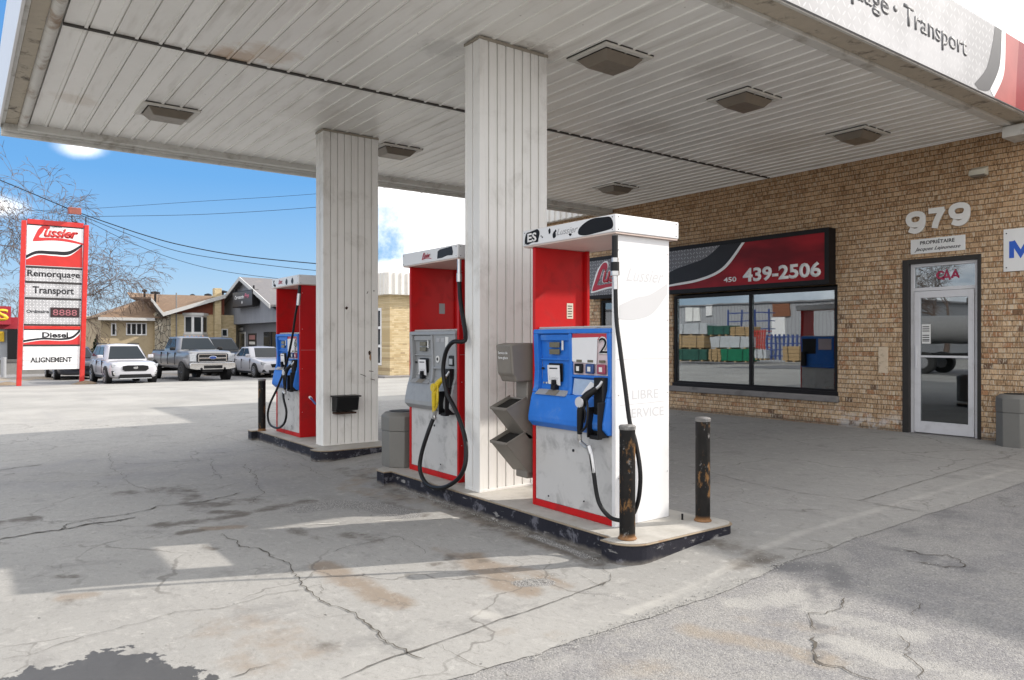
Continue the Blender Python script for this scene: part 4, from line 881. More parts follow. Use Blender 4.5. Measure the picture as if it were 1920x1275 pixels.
        decal('notice', PB, [(.0, -.02), (.08, -.035), (.2, .02), (.3, .095), (.02, .10)], pm('pale_notice', (.35, .45, .6), .6, var=.2, vs=30), cf, .013)
        decal('notice', PB, [(.1, -.02), (.22, -.02), (.25, .07), (.21, .085)], PAPER, cf, .02)
    else:
        B((.73, -.022, 1.28), (.78, -.008, 1.38), 'label', STK, cf, 0); MB().lathe([(.035, 0), (.035, .004)], (.57, -.013, 1.16), 'y', 20).build('label', STK, cf); MB().lathe([(.017, -.002), (.017, .0)], (.57, -.013, 1.16), 'y', 16).build('label', dark_ink, cf)
        gb = B((.8, -.03, 1.1), (.89, -.012, 1.2), 'grade_button', PLB, cf, .006); B((.815, -.032, 1.115), (.875, -.0305, 1.17), 'display', pm('pale_lcd', (.4, .42, .44), .3), gb, 0)
        for k in range(3): B((.56+.09*k, -.020, 1.33), (.62+.09*k, -.012, 1.37), 'label', pm('grey_label', (.38, .38, .39), .5), cf, 0)
    # rear face of the double sided pump
    rf = B((.036, PD_-.019, .655), (PW_-.036, PD_+.03, 1.435), 'rear_face', face); B((.08, PD_+.031, 1.0), (.45, PD_+.036, 1.38), 'display', PLB, rf, 0); B((.52, PD_+.031, 1.1), (.88, PD_+.036, 1.38), 'graphic', PINKG, rf, 0); B((.08, PD_+.031, .68), (.2, PD_+.12, 1.05), 'nozzle_boot', PLB, rf, .01)
    B((.036, PD_-.019, .055), (PW_-.036, PD_+.004, .652), 'rear_panel', PGREY)
    # nozzle boot and nozzle
    bt = MB(); bt.box((.80, -.075, .64), (.895, -.02, 1.075)); bt.box((.79, -.135, .64), (.80, -.02, .86)); bt.box((.895, -.13, .64), (.905, -.02, .9)); bt.box((.80, -.12, .63), (.895, -.076, .66))
    bt.build('nozzle_boot', PLB, cf, bevel=.006)
    nz = MB(); c0 = [(.855, -.10, 1.0), (.83, -.115, .975), (.79, -.13, .945), (.755, -.14, .90)]
    nz.tube(catmull(c0, 5), [.022+.010*k/15 for k in range(16)], 12)
    nz.tube([(.765, -.14, .93), (.745, -.15, .83), (.725, -.14, .72), (.715, -.135, .66)], [.032, .030, .024, .019], 12)
    nz.tube(catmull([(.79, -.14, .93), (.84, -.17, .86), (.83, -.17, .74), (.74, -.145, .675)], 6), .009, 8)
    nz.tube(catmull([(.77, -.15, .88), (.8, -.155, .82), (.785, -.155, .75)], 5), .007, 6)
    nb = nz.build('nozzle', nozzle, o)
    MB().tube([(.85, -.098, .995), (.875, -.085, 1.02), (.885, -.07, 1.05)], [.013, .012, .011], 10).build('spout', CHR, nb)
    MB().lathe([(.038, -.012), (.042, 0), (.03, .01)], (.748, -.165, .895), 'y', 20).build('nozzle_disc', pm('disc_white', (.5, .5, .52), .3) if nozzle is PLB else nozzle, nb)
    MB().tube([(.714, -.135, .66), (.708, -.13, .625)], [.017, .02], 10).tube([(.708, -.13, .625), (.72, -.128, .59)], [.02, .012], 10).build('swivel', CHR, nb)
    return o
def hood_prints(o, kind):
    h = [c_ for c_ in o.children if c_.name.startswith('hood')][0]
    P = Plane((-.09, -.045, 2.123), (1, 0, 0), (0, 0, 1)); Lh_ = PW_+.125; R = random.Random(3)
    if kind == 'ES':
        decal('blotch', P, [(.03, .03), (.05, .10), (.10, .11), (.16, .118), (.2, .12), (.225, .09), (.21, .04), (.2, .018), (.13, .02), (.07, .008)], black_ink, h, .0008, smooth_pts=True)
        lettering('lettering', 'ES', P, .065, .03, white_ink, h, .07, width=.12, bold=.03, h=.002, depth=.0003)
        for cx, cy, rx, ry in ((.35, .085, .013, .022), (.41, .05, .02, .03), (.425, .08, .01, .012), (.6, .032, .018, .01), (.26, .05, .008, .006), (.245, .06, .006, .005)): decal('blotch', P, rag(cx, cy, rx, ry, 9, int(cx*100)), black_ink, h, .0008, smooth_pts=True)
        lettering('ghost_lettering', 'Lussier', P, .56, .045, FAINT2, h, .05, width=.25, align='CENTER', shear=.4, bold=.01, h=.0008, depth=.0002)
        decal('blotch', P, [(.70, .02), (.69, .05), (.72, .08), (.79, .11), (.86, .122), (.96, .118), (1.03, .11), (1.06, .07), (1.055, .03), (1.0, .018), (.9, .012), (.78, .006)], black_ink, h, .0008, smooth_pts=True)
        # ghost lettering on the white side
        s = [c_ for c_ in o.children if c_.name.startswith('side_panel')][-1]
        Q = Plane((PW_, 0, 0), (0, 1, 0), (0, 0, 1))
        lettering('ghost_lettering', 'LIBRE', Q, .3, .915, FAINT, s, .07, width=.28, align='CENTER', h=.0012, depth=0)
        lettering('ghost_lettering', 'SERVICE', Q, .3, .78, FAINT, s, .07, width=.4, align='CENTER', h=.0012, depth=0)
        lettering('ghost_lettering', 'Lussier', Q, .3, 1.78, FAINT, s, .1, width=.4, align='CENTER', bold=.0, shear=.4, h=.0012, depth=0)
        band('ghost_wave', Q, [(.03, 1.6), (.2, 1.66), (.35, 1.69), (.54, 1.78)], [(.03, 1.5), (.2, 1.5), (.38, 1.55), (.54, 1.7)], FAINT, s, .001)
        decal('ghost_line', Q, [(.03, .875), (.53, .885), (.53, .888), (.03, .878)], FAINT, s, .0004)
    elif kind == 'logo':
        logo(P, .42, .035, .065, h, LG)
        decal('blotch', P, [(.71, .02), (.72, .09), (.76, .105), (.98, .115), (1.0, .06), (.99, .03), (.9, .035), (.8, .02)], dark_ink, h, .0008)
    else:
        lettering('lettering', 'S', P, .07, .03, black_ink, h, .08, bold=.03, h=.001)
        decal('blotch', P, rag(.13, .03, .05, .02, 9, 4), black_ink, h, .0008); logo(P, .3, .04, .06, h, LG)
        for cx in (.62, .85): decal('blotch', P, [(cx, .01), (cx-.05, .05), (cx, .1), (cx+.04, .05)], dark_ink, h, .0008, smooth_pts=True)
pu2 = make_pump('fuel_pump', -4.80, 3.80, 'nearest fuel pump with blue control face, number 2 and tall white side', PBLUE, PWHITE, num='2')
hood_prints(pu2, 'ES')
pu1 = make_pump('fuel_pump', -6.88, 3.80, 'fuel pump with grey control face and yellow nozzle between the two pillars', PMGREY, PRED, nozzle=pm('nozzle_yellow', (.62, .45, .015), .4, var=.2, vs=50, dirt=(.1, .07, .02), da=.5, ds=30)); hood_prints(pu1, 'logo')
pu6 = make_pump('fuel_pump', -10.94, 3.80, 'far fuel pump with blue face, number 6 and red side beside the far pillar', PBLUE, PRED, num='6'); hood_prints(pu6, 's')
# red back of the upper opening: small stickers
def red_sticker(o, yy, zz, w_, h_, m_, prints=True):
    s = [c_ for c_ in o.children if c_.name.startswith('side_panel')]; s = min(s, key=lambda q: q.data.vertices[0].co.x)
    Q = Plane((.0345, 0, 0), (0, 1, 0), (0, 0, 1)); decal('label', Q, [(yy, zz), (yy+w_, zz), (yy+w_, zz+h_), (yy, zz+h_)], m_, s, .0006)
    if prints:
        for k in range(5): decal('label_print', Q, [(yy+.01, zz+.015+k*.022), (yy+w_-.012-.01*(k % 2), zz+.015+k*.022), (yy+w_-.012, zz+.022+k*.022), (yy+.01, zz+.022+k*.022)], dark_ink, s, .002)
red_sticker(pu2, .33, 1.53, .07, .13, pm('cream_label', (.6, .56, .46), .6)); red_sticker(pu1, .33, 1.63, .07, .11, pm('grey_patch', (.3, .3, .31), .6), False)
# hoses (parts of their pumps), traced as curves in space in front of each pump
def hose(o, pts, fits, r=.0155):
    L = Vector(o.location); P_ = [at_y(px, py, y_)-L for px, py, y_ in pts]
    h = MB().tube(catmull(P_, 8), r, 10).build('hose', RUB, o, smooth=60)
    MB().tube(catmull([(.714, -.135, .625), (.718, -.13, .60), (P_[-1]+Vector((.72, -.13, .6)))/2, P_[-1], P_[-2]], 5), .0155 if r < .018 else .019, 10).build('elbow', CHR, h)
    for (a, b, ra, mt, nm) in fits: MB().cyl(at_y(*a)-L, at_y(*b)-L, ra, 14).build(nm, mt, h)
hose(pu2, [(1154, 540, 3.74), (1156, 600, 3.735), (1163, 656, 3.73), (1172, 725, 3.73), (1181, 792, 3.735), (1191, 826, 3.74), (1200, 880, 3.74), (1199, 924, 3.74), (1191, 956, 3.74), (1177, 974, 3.72), (1160, 975, 3.70), (1141, 967, 3.69), (1122, 939, 3.68), (1113, 886, 3.67), (1107, 845, 3.67)],
     [((1153, 441, 3.74), (1153, 483, 3.74), .022, PLB, 'hose_inlet'), ((1153, 483, 3.74), (1153, 491, 3.74), .026, CHR, 'nut'), ((1153, 491, 3.74), (1153, 508, 3.74), .031, PLB, 'breakaway'), ((1153, 508, 3.74), (1153, 516, 3.74), .034, CHR, 'nut'), ((1153, 516, 3.74), (1154, 542, 3.74), .02, CHR, 'swivel'), ((1104, 836, 3.67), (1108, 850, 3.67), .02, CHR, 'nut')])
hose(pu1, [(861, 525, 3.72), (863, 560, 3.70), (868, 595, 3.68), (873, 630, 3.66), (868, 640, 3.62), (849, 641, 3.60), (836, 660, 3.60), (831, 695, 3.60), (838, 735, 3.60), (855, 770, 3.60), (869, 809, 3.60), (874, 840, 3.58), (871, 875, 3.55), (857, 899, 3.53), (829, 914, 3.53), (802, 908, 3.54), (788, 883, 3.56), (790, 852, 3.58), (802, 812, 3.62), (813, 783, 3.67)],
     [((861, 486, 3.73), (861, 512, 3.72), .020, CHR, 'swivel'), ((861, 512, 3.72), (861, 528, 3.72), .026, CHR, 'nut'), ((817, 768, 3.67), (813, 784, 3.67), .022, CHR, 'nut')], .020)
hose(pu6, [(559, 565, 3.72), (554, 590, 3.71), (547, 637, 3.70), (536, 684, 3.69), (521, 725, 3.67), (507, 755, 3.66), (502, 778, 3.66), (507, 796, 3.66), (521, 802, 3.66), (533, 793, 3.66), (537, 772, 3.66), (532, 748, 3.66), (531, 735, 3.67)],
     [((562, 535, 3.74), (561, 550, 3.73), .022, PLB, 'hose_inlet'), ((561, 550, 3.73), (559, 572, 3.72), .026, CHR, 'swivel')], .016)
# ================================================================ WINDSHIELD SERVICE UNIT
BRN = pm('taupe_plastic', (.17, .152, .13), .5, var=.1, dirt=(.28, .25, .2), da=.25, bump=.08); BRN2 = pm('bucket_shade', (.018, .016, .014), .8, spec=.2)
su = thing('windshield_service_unit', 'taupe towel box and two angled buckets between near pillar and nearest pump', 'dispenser', (-4.95, 3.75, IZ))
mb = MB(); mb.prism([(-5.06, 3.64, 1.20), (-5.06, 3.62, 1.22), (-5.06, 3.60, 1.46), (-5.06, 3.68, 1.475), (-5.06, 3.95, 1.475), (-5.06, 3.92, 1.16), (-5.06, 3.66, 1.155)], (.215, 0, 0)); tb = mb.build('towel_box', BRN, su, bevel=.012, smooth=0)
PZ = Plane((-5.06, 3.62, 1.22), (1, 0, 0), (0, -.02, .24))
decal('lid_panel', PZ, [(.015, .01), (.2, .01), (.2, .225), (.015, .225)], BRN, tb, .001, .002)
lettering('lettering', 'Service de', PZ, .035, .165, white_ink, tb, .022, width=.13, bold=.01, h=.004, depth=.0005); lettering('lettering', 'lave-glace', PZ, .035, .125, white_ink, tb, .022, width=.13, bold=.01, h=.004, depth=.0005)
MB().box((-5.02, 3.78, IZ+.2), (-4.86, 3.93, 1.16)).build('post', BRN, su, bevel=.01)
for zt in (.98, .70):
    # tilted bucket: open top facing up and outward
    w_ = MB(); X0, X1 = -5.075, -4.845; th = .012
    outer = [(3.555, zt-.045), (3.79, zt-.30), (3.90, zt-.30), (3.90, zt-.05), (3.76, zt+.04)]
    f0 = [(X0, y, z) for y, z in outer]; 
    def side(xx): w_.prism([(xx, y, z) for y, z in (outer[0], outer[1], outer[2], outer[3], outer[4])], (th, 0, 0))
    side(X0); side(X1-th)
    w_.prism([(X0+th, 3.555, zt-.045), (X0+th, 3.79, zt-.30), (X0+th, 3.80, zt-.288), (X0+th, 3.568, zt-.036)], (X1-X0-2*th, 0, 0))
    w_.prism([(X0+th, 3.80, zt-.30), (X0+th, 3.90, zt-.30), (X0+th, 3.90, zt-.288), (X0+th, 3.80, zt-.288)], (X1-X0-2*th, 0, 0))
    w_.box((X0+th, 3.888, zt-.287), (X1-th, 3.90, zt-.05)); w_.prism([(X0+th, 3.888, zt-.05), (X0+th, 3.75, zt+.028), (X0+th, 3.756, zt+.04), (X0+th, 3.90, zt-.045)], (X1-X0-2*th, 0, 0))
    bk = w_.build('bucket', BRN, su, bevel=.003, smooth=0)
    r = MB(); a, c_ = Vector((0, 3.553, zt-.045)), Vector((0, 3.76, zt+.045)); d = (c_-a)
    for xx in (X0-.004, X1-.008): r.prism([(xx, a.y, a.z-.006), (xx, c_.y, c_.z-.006), (xx, c_.y, c_.z+.008), (xx, a.y, a.z+.010)], (.012, 0, 0))
    r.prism([(X0+.008, a.y-.004, a.z-.01), (X0+.008, a.y+.014, a.z-.002), (X0+.008, a.y+.012, a.z+.014), (X0+.008, a.y-.006, a.z+.006)], (X1-X0-.016, 0, 0)); r.build('rim', BRN, bk, bevel=.002, smooth=0)
    MB().prism([(X0+.013, 3.585, zt-.05), (X0+.013, 3.80, zt-.27), (X0+.013, 3.88, zt-.27), (X0+.013, 3.88, zt-.055), (X0+.013, 3.745, zt+.018)], (X1-X0-.026, 0, 0)).build('shade_fill', BRN2, bk, smooth=0)  # dark block under the rim paints the shade inside the bucket
# black squeegee box on the far pillar
bb = thing('squeegee_box', 'small black washer box fixed on the far pillar', 'box', (-9.0, 3.98, .57))
mb = MB(); mb.prism([(-9.016, 3.84, .58), (-8.87, 3.84, .60), (-8.83, 3.84, .77), (-9.016, 3.84, .77)], (0, .3, 0)); mb.build('body', PLB, bb, bevel=.01, smooth=0)
MB().box((-9.016, 3.82, .772), (-8.815, 4.16, .79)).build('lid', PLB, bb, bevel=.005); MB().box((-9.016, 3.85, .555), (-8.88, 4.12, .577)).build('bracket', RUSTH, bb)
bin_hex('waste_bin', -7.16, 3.86, IZ, .42, .58, 'grey plastic waste bin left of the pump with yellow nozzle')
# blue squeegee handle poking from the far pump's side
sq = thing('squeegee', 'blue squeegee handle hung between far pump and far pillar', 'squeegee', (-9.8, 3.9, .9)); a, b_ = at_y(582, 745, 3.86), at_y(592, 757, 3.80)
MB().tube([a, b_], .014, 10).build('handle', pm('blue_handle', (.02, .08, .25), .4), sq); MB().tube([at_y(581, 744, 3.86), at_y(584, 747, 3.86)], .019, 10).build('grip', STK, sq)
# ================================================================ ROADSIDE SIGN
SX = -33.3; SK = 33.3/29.4
def sp(px, py): q = at_x(px, py, SX); return q.y, q.z
RFR = pm('sign_red_frame', (.52, .02, .015), .4, dirt=(.6, .1, .08), da=.3, var=.1); SBK = pm('sign_black_rail', (.03, .025, .025), .5)
sg = thing('roadside_sign', 'tall red framed roadside sign with logo, tread plate panels and white letter board', 'sign', (SX, 2.9, gz(SX, 2.9)))
yL, yR = sp(33, 700)[0], sp(152, 700)[0]; zt = sp(105, 413)[1]; zb = -.30
yL, yR = 1.80, 3.92; th = .16
LP_, RP_ = [], []
a0, a1 = sp(35, 721), sp(45, 413); b0, b1 = sp(153, 720), sp(162, 422)
for (p0, p1, nm) in ((a0, a1, 0), (b0, b1, 1)):
    m_ = MB(); w_ = .08
    m_.prism([(SX-.1, p0[0]-w_, zb), (SX-.1, p0[0]+w_, zb), (SX-.1, p1[0]+w_, p1[1]), (SX-.1, p1[0]-w_, p1[1])], (.2, 0, 0)); m_.build('post', RFR, sg, bevel=.01)
def lerp_y(z, p0, p1): return p0[0]+(p1[0]-p0[0])*(z-p0[1])/(p1[1]-p0[1])
def Lz(z): return lerp_y(z, a0, a1)+.1
def Rz(z): return lerp_y(z, b0, b1)-.1
def zpx(py): return at_x(100, py, SX).z
def cross(z0, z1, mt, x0=-.08, x1=.08, nm='cross_bar'):
    m_ = MB(); m_.prism([(SX+x0, Lz(z0), z0), (SX+x0, Rz(z0), z0), (SX+x0, Rz(z1), z1), (SX+x0, Lz(z1), z1)], (x1-x0, 0, 0)); return m_.build(nm, mt, sg, bevel=.006)
cross(zpx(423), zpx(414), RFR); cross(zpx(617), zpx(611), RFR)
def panel(pt, pb, mt, nm):
    z0, z1 = zpx(pb), zpx(pt); p = cross(z0, z1, mt, -.05, .05, nm); PN = Plane((SX+.051, Lz(z0), z0), (0, 1, 0), (0, 0, 1)); return p, PN, Rz(z0)-Lz(z0), z1-z0
for py in (423, 502, 530, 560, 609, 617, 647): cross(zpx(py)-.035, zpx(py)+.035, SBK, -.06, .058, 'rail')
SPL = plate_mat('roadside_tread_print', (1, 2), (.34, .34, .35), (.75, .75, .76), .11, .9)
p, PN, w_, h_ = panel(425, 500, white_ink, 'logo_panel')
band('red_wave', PN, [(0, .22), (.4, .42), (.9, .42), (1.4, .45), (w_, .85)], [(0, .02), (.4, .02), (.9, .02), (1.4, .02), (w_, .02)], pm('bright_red_print', (.5, .02, .015), .35, var=.3, vs=2), p, .003)
band('dark_wave', PN, [(0, .38), (.35, .58), (.9, .60), (1.4, .64), (w_, .95)], [(0, .26), (.35, .46), (.9, .47), (1.4, .5), (w_, .85)], dark_ink, p, .004)
LGR = pm('logo_bright_red', (.55, .03, .03), .4)
logo(PN, .26, 1.0, .56, p, LGR, LGR); lettering('lettering', 'Groupe', PN, .86, 1.5, dark_ink, p, .05, width=.3, shear=.3)
def wide(s, pt, pb, mt, cap, width=None, y0=.3, nm='service_panel'):
    p, PN, w_, h_ = panel(pt, pb, mt, nm); lettering('lettering', s, PN, w_/2, h_*y0, dark_ink, p, cap, width=width or w_*.9, align='CENTER', bold=.02); return p, PN, w_, h_
wide('Remorquage', 504, 528, SPL, .24, 1.72, .38); wide('Transport', 532, 558, SPL, .27, 1.35, .3)
p, PN, w_, h_ = panel(562, 608, SPL, 'price_panel'); lettering('lettering', 'Ordinaire', PN, .08, h_*.46, dark_ink, p, .12, width=.72, bold=.02)
m_ = MB(); m_.box((SX+.051, Lz(0)+.9, zpx(594)), (SX+.07, Lz(0)+1.86, zpx(576))); db = m_.build('price_display', pm('led_board', (.03, .012, .014), .3), p)
LED = pm('led_segment', (.35, .12, .14), .5, emit=.0); PL2 = Plane((SX+.0705, Lz(0)+.92, zpx(594)), (0, 1, 0), (0, 0, 1)); hh = zpx(576)-zpx(594)
lettering('digits', '8888', PL2, .06, hh*.18, LED, db, hh*.64, width=.8, bold=.0, h=.001)
p, PN, w_, h_ = panel(618, 646, white_ink, 'fuel_panel'); lettering('lettering', 'Diesel', PN, w_/2+.1, h_*.5, dark_ink, p, .2, width=.85, align='CENTER', bold=.03)
band('dark_wave', PN, [(0, .18), (.6, .27), (1.2, .25), (1.6, .35), (w_, .62)], [(0, .1), (.6, .2), (1.2, .18), (1.6, .25), (w_, .5)], dark_ink, p, .003)
band('red_wave', PN, [(0, .07), (.6, .17), (1.2, .15), (1.6, .2), (w_, .42)], [(0, .01), (.6, .01), (1.2, .01), (1.6, .01), (w_, .01)], LGR, p, .003)
p, PN, w_, h_ = panel(649, 692, white_ink, 'letter_board'); lettering('lettering', 'ALIGNEMENT', PN, w_/2, h_*.32, black_ink, p, .19, width=1.35, align='CENTER', bold=.03)
m_ = MB()
for k in range(1, 5): m_.box((SX+.052, Lz(0)+.02, zpx(692)+h_*k/5), (SX+.058, Rz(0)-.05, zpx(692)+h_*k/5+.012))
m_.build('letter_rails', pm('rail_grey', (.5, .5, .5), .5), p)
fl = thing('flood_light', 'small rust red floodlight box on black bracket above the roadside sign', 'flood light', (SX, 3.6, zpx(418)))
A = at_x(139, 395, SX+.2); m_ = MB(); m_.prism([(SX+.0, A.y-.2, A.z-.1), (SX+.42, A.y-.2, A.z-.16), (SX+.42, A.y-.2, A.z+.1), (SX+.0, A.y-.2, A.z+.16)], (0, .42, 0)); m_.build('housing', pm('rust_red_box', (.25, .07, .05), .6, var=.4, vs=8), fl, bevel=.02)
m_ = MB(); m_.tube([A+Vector((-.2, -.05, -.15)), A+Vector((-.2, -.05, -.38)), (SX, A.y+.3, zpx(415)), (SX, A.y+.42, zpx(415)), (SX, A.y+.42, zpx(401))], .022, 6); m_.tube([A+Vector((-.2, .1, -.38)), (SX, A.y+.1, zpx(419))], .022, 6); m_.build('bracket', dark_ink, fl)
# dirt mound at the sign foot
# ================================================================ VEHICLES
TYR = pm('tyre_rubber', (.02, .02, .02), .8); RIM = pm('alloy_rim', (.4, .4, .42), .3, metal=.7); RIMB = pm('black_rim', (.03, .03, .03), .35); VBLK = pm('vehicle_black_trim', (.009, .009, .01), .5, spec=.25); CHROME = pm('chrome', (.75, .76, .78), .12, metal=1)
m, t, b = material('car_glass'); b.inputs['Base Color'].default_value = (.018, .024, .03, 1); b.inputs['Roughness'].default_value = .06; b.inputs['Specular IOR Level'].default_value = .16; CGL = m
HLM = pm('headlight_lens', (.35, .37, .4), .08, var=.5, vs=14, spec=.9)
def paintm(n, c, metal=0.): return pm(n, c, .28, metal=metal, var=.03, coat=.6)
def loft(st, mir=True):
    """st: list of (x, [(y,z)...] half ring from bottom centre to top centre)"""
    m_ = MB(); rings = []
    for x, h in st: full = [(x, y, z) for y, z in h]+[(x, -y, z) for y, z in h[::-1] if y > 1e-6]; rings.append([m_.bm.verts.new(p) for p in full])
    n = len(rings[0])
    for A, B in zip(rings, rings[1:]):
        for k in range(n): m_.bm.faces.new((A[k], A[(k+1) % n], B[(k+1) % n], B[k]))
    m_.bm.faces.new(rings[0][::-1]); m_.bm.faces.new(rings[-1]); return m_
def vehicle(kind, name, label, cat, paint, loc, rz, scale=1, sp_=None):
    o = thing(name, label, cat, loc, sp_.get('group'), world=False, rz=rz); o.scale = (scale,)*3
    L, Wd, zb, hood, belt, roof = sp_['L'], sp_['W']/2, sp_['zb'], sp_['hood'], sp_['belt'], sp_['roof']; tr = sp_['R']; fx, bx = sp_['axles']
    F, Bk = L[1], L[0]
    def ring(w_, z0, z1): return [(0, z0), (w_*.86, z0), (w_*.97, z0+.1), (w_, z0+(z1-z0)*.45), (w_*.985, z0+(z1-z0)*.75), (w_*.93, z1-.03), (w_*.8, z1), (0, z1+.02)]
    nose = sp_['nose']
    st = [(Bk, ring(Wd*.84, zb+.16, belt-.08 if not sp_.get('pick') else belt)), (Bk+.12, ring(Wd*.95, zb+.02, belt+(0 if sp_.get('pick') else -.02))), (Bk+.7, ring(Wd, zb, belt)), (bx+.5, ring(Wd, zb, belt)), (sp_['wr0'], ring(Wd, zb, belt)), (sp_['ws0'], ring(Wd, zb, hood+.04)), (fx, ring(Wd, zb, hood-.0)), (F-.32, ring(Wd*.97, zb, nose+.04)), (F-.1, ring(Wd*.90, zb+.02, nose-.04)), (F, ring(Wd*.78, zb+.08, nose-.16))]
    bd = loft(st).build('body', paint, o, smooth=60); md = bd.modifiers.new('sub', 'SUBSURF'); md.levels = 1; md.render_levels = 2
    # cabin
    ws0, ws1, wr1, wr0 = sp_['ws0'], sp_['ws1'], sp_['wr1'], sp_['wr0']; wb, wt = Wd*.92, Wd*.70; zc = belt-.06
    low = [(ws0, wb*.86, hood-.02), (ws0-.35, wb, zc), (wr0+.1, wb*.98, zc), (wr0, wb*.86, zc)]; top = [(ws1+.05, wt*.86, roof-.05), (ws1-.25, wt, roof-.02), (wr1+.2, wt, roof-.03), (wr1, wt*.86, roof-.07)]
    cb = MB(); V = lambda p, s: cb.bm.verts.new((p[0], p[1]*s, p[2]))
    lo = [V(p, 1) for p in low]+[V(p, -1) for p in low[::-1]]; hi = [V(p, 1) for p in top]+[V(p, -1) for p in top[::-1]]; n = 8
    for k in range(n): cb.bm.faces.new((lo[k], lo[(k+1) % n], hi[(k+1) % n], hi[k]))
    cb.bm.faces.new(lo[::-1]); ctr = cb.bm.verts.new(((ws1+wr1)/2, 0, roof+.03))
    for k in range(n): cb.bm.faces.new((hi[k], hi[(k+1) % n], ctr))
    cab = cb.build('cabin', paint, o, bevel=.035, seg=3, smooth=50)
    Vv = Vector
    def pane(quad, name_, offset=.016, ins=.0):
        q = [Vv(p) for p in quad]; nn = (q[1]-q[0]).cross(q[3]-q[0]).normalized()
        c_ = sum(q, Vv())/4
        if nn.dot(c_-Vv(((ws1+wr1)/2, 0, (belt+roof)/2))) < 0: nn = -nn
        m_ = MB(); m_.prism([p+nn*offset for p in q], nn*.004); return m_.build(name_, CGL, cab, smooth=0)
    def bil(a, b_, c_, d, u, v): a, b_, c_, d = map(Vv, (a, b_, c_, d)); return (a.lerp(b_, u)).lerp(d.lerp(c_, u), v)
    A = (low[0][0], low[0][1], low[0][2]); A2 = (A[0], -A[1], A[2]); T1 = top[0]; T2 = (T1[0], -T1[1], T1[2])
    pane([bil(A, A2, T2, T1, u, v) for u, v in ((.0, .13), (1, .13), (.96, .93), (.04, .93))], 'windshield')
    A = low[3]; A2 = (A[0], -A[1], A[2]); T1 = top[3]; T2 = (T1[0], -T1[1], T1[2]); pane([bil(A, A2, T2, T1, u, v) for u, v in ((.03, .3), (.97, .3), (.94, .9), (.06, .9))], 'rear_window')
    for s in (1, -1):
        a, b_, c_, d = [(p[0], p[1]*s, p[2]) for p in (low[1], low[2], top[2], top[1])]
        for u0, u1 in sp_['sidewin']: pane([bil(a, b_, c_, d, u, v) for u, v in ((u0-.03 if u0 < .1 else u0, .22), (u1, .22), (u1, .88), (u0+.02, .88))], 'side_window')
        # mirror, arches, wheels, handles
        mm = MB(); mm.box((ws0-.42, s*(Wd*.93) if s > 0 else s*(Wd*.93)-.22, belt+.02), (ws0-.30, s*(Wd*.93)+.22 if s > 0 else s*(Wd*.93), belt+.17)); mm.build('mirror', paint if not sp_.get('mir') else sp_['mir'], o, bevel=.035, seg=3)
        for ax in (fx, bx):
            ar = MB(); ar.cyl((ax, s*(Wd*.80), tr+.0), (ax, s*(Wd+.012), tr+.0), tr*1.13, 32); a_ = ar.build('wheel_arch', VBLK, o)
            whl = MB(); whl.lathe([(tr*.62, -.12), (tr*.93, -.12), (tr, -.08), (tr, .08), (tr*.93, .115), (tr*.64, .12)], (ax, s*(Wd-.09), tr), 'y', 32); wh = whl.build('wheel', TYR, o)
            rm = MB(); rm.lathe([(tr*.63, .02 if s > 0 else -.02), (tr*.66, .118*s), (tr*.6, .12*s), (tr*.56, .07*s), (tr*.18, .06*s), (tr*.16, .10*s), (.01, .105*s)], (ax, s*(Wd-.085), tr), 'y', 24)
            for k in range(sp_.get('spokes', 5)):
                an = 2*math.pi*k/sp_.get('spokes', 5); c0 = Vv((ax, s*(Wd-.085+.095), tr)); u = Vv((math.cos(an), 0, math.sin(an))); rm.tube([c0+u*tr*.12, c0+u*tr*.62], [.035, .028], 6)
            rm.build('rim', sp_.get('rim', RIM), wh)
        for hx in sp_['handles']: MB().box((hx, s*Wd*.985-.015, belt-.12), (hx+.2, s*Wd*.985+.03, belt-.09)).build('door_handle', paint, o, bevel=.008)
        dl = MB()
        for hx in sp_['seams']: dl.box((hx, s*(Wd*.95), zb+.2), (hx+.012, s*(Wd+.004), belt-.07))
        dl.build('door_seam', VBLK, o)
        if not sp_.get('pick'): MB().box((bx+tr*1.1, s*Wd*.9-.04, zb-.005), (fx-tr*1.1, s*Wd*.9+.04+(.0), zb+.09)).build('sill_trim', VBLK, o, bevel=.01)
    return o
def front(o, F, items):
    """items laid on the nose: (name, material, outline (y,z), x-depth base, thickness)"""
    for nm, mt, pts, x, th_ in items:
        m_ = MB(); m_.prism([(F+x, y, z) for y, z in pts], (th_, 0, 0)); m_.build(nm, mt, o, bevel=.012, smooth=40)
def mir2(nm, mt, pts, x, th_): return [(nm, mt, pts, x, th_), (nm, mt, [(-y, z) for y, z in pts][::-1], x, th_)]
def oval(cy, cz, a, b_, n=20): return [(cy+a*math.cos(2*math.pi*k/n), cz+b_*math.sin(2*math.pi*k/n)) for k in range(n)]
def place(pxf, pyb, z):   # front axle ground point
    q = at_d(pxf, pyb, (CH-z)/((pyb-637)/FPX)); return q
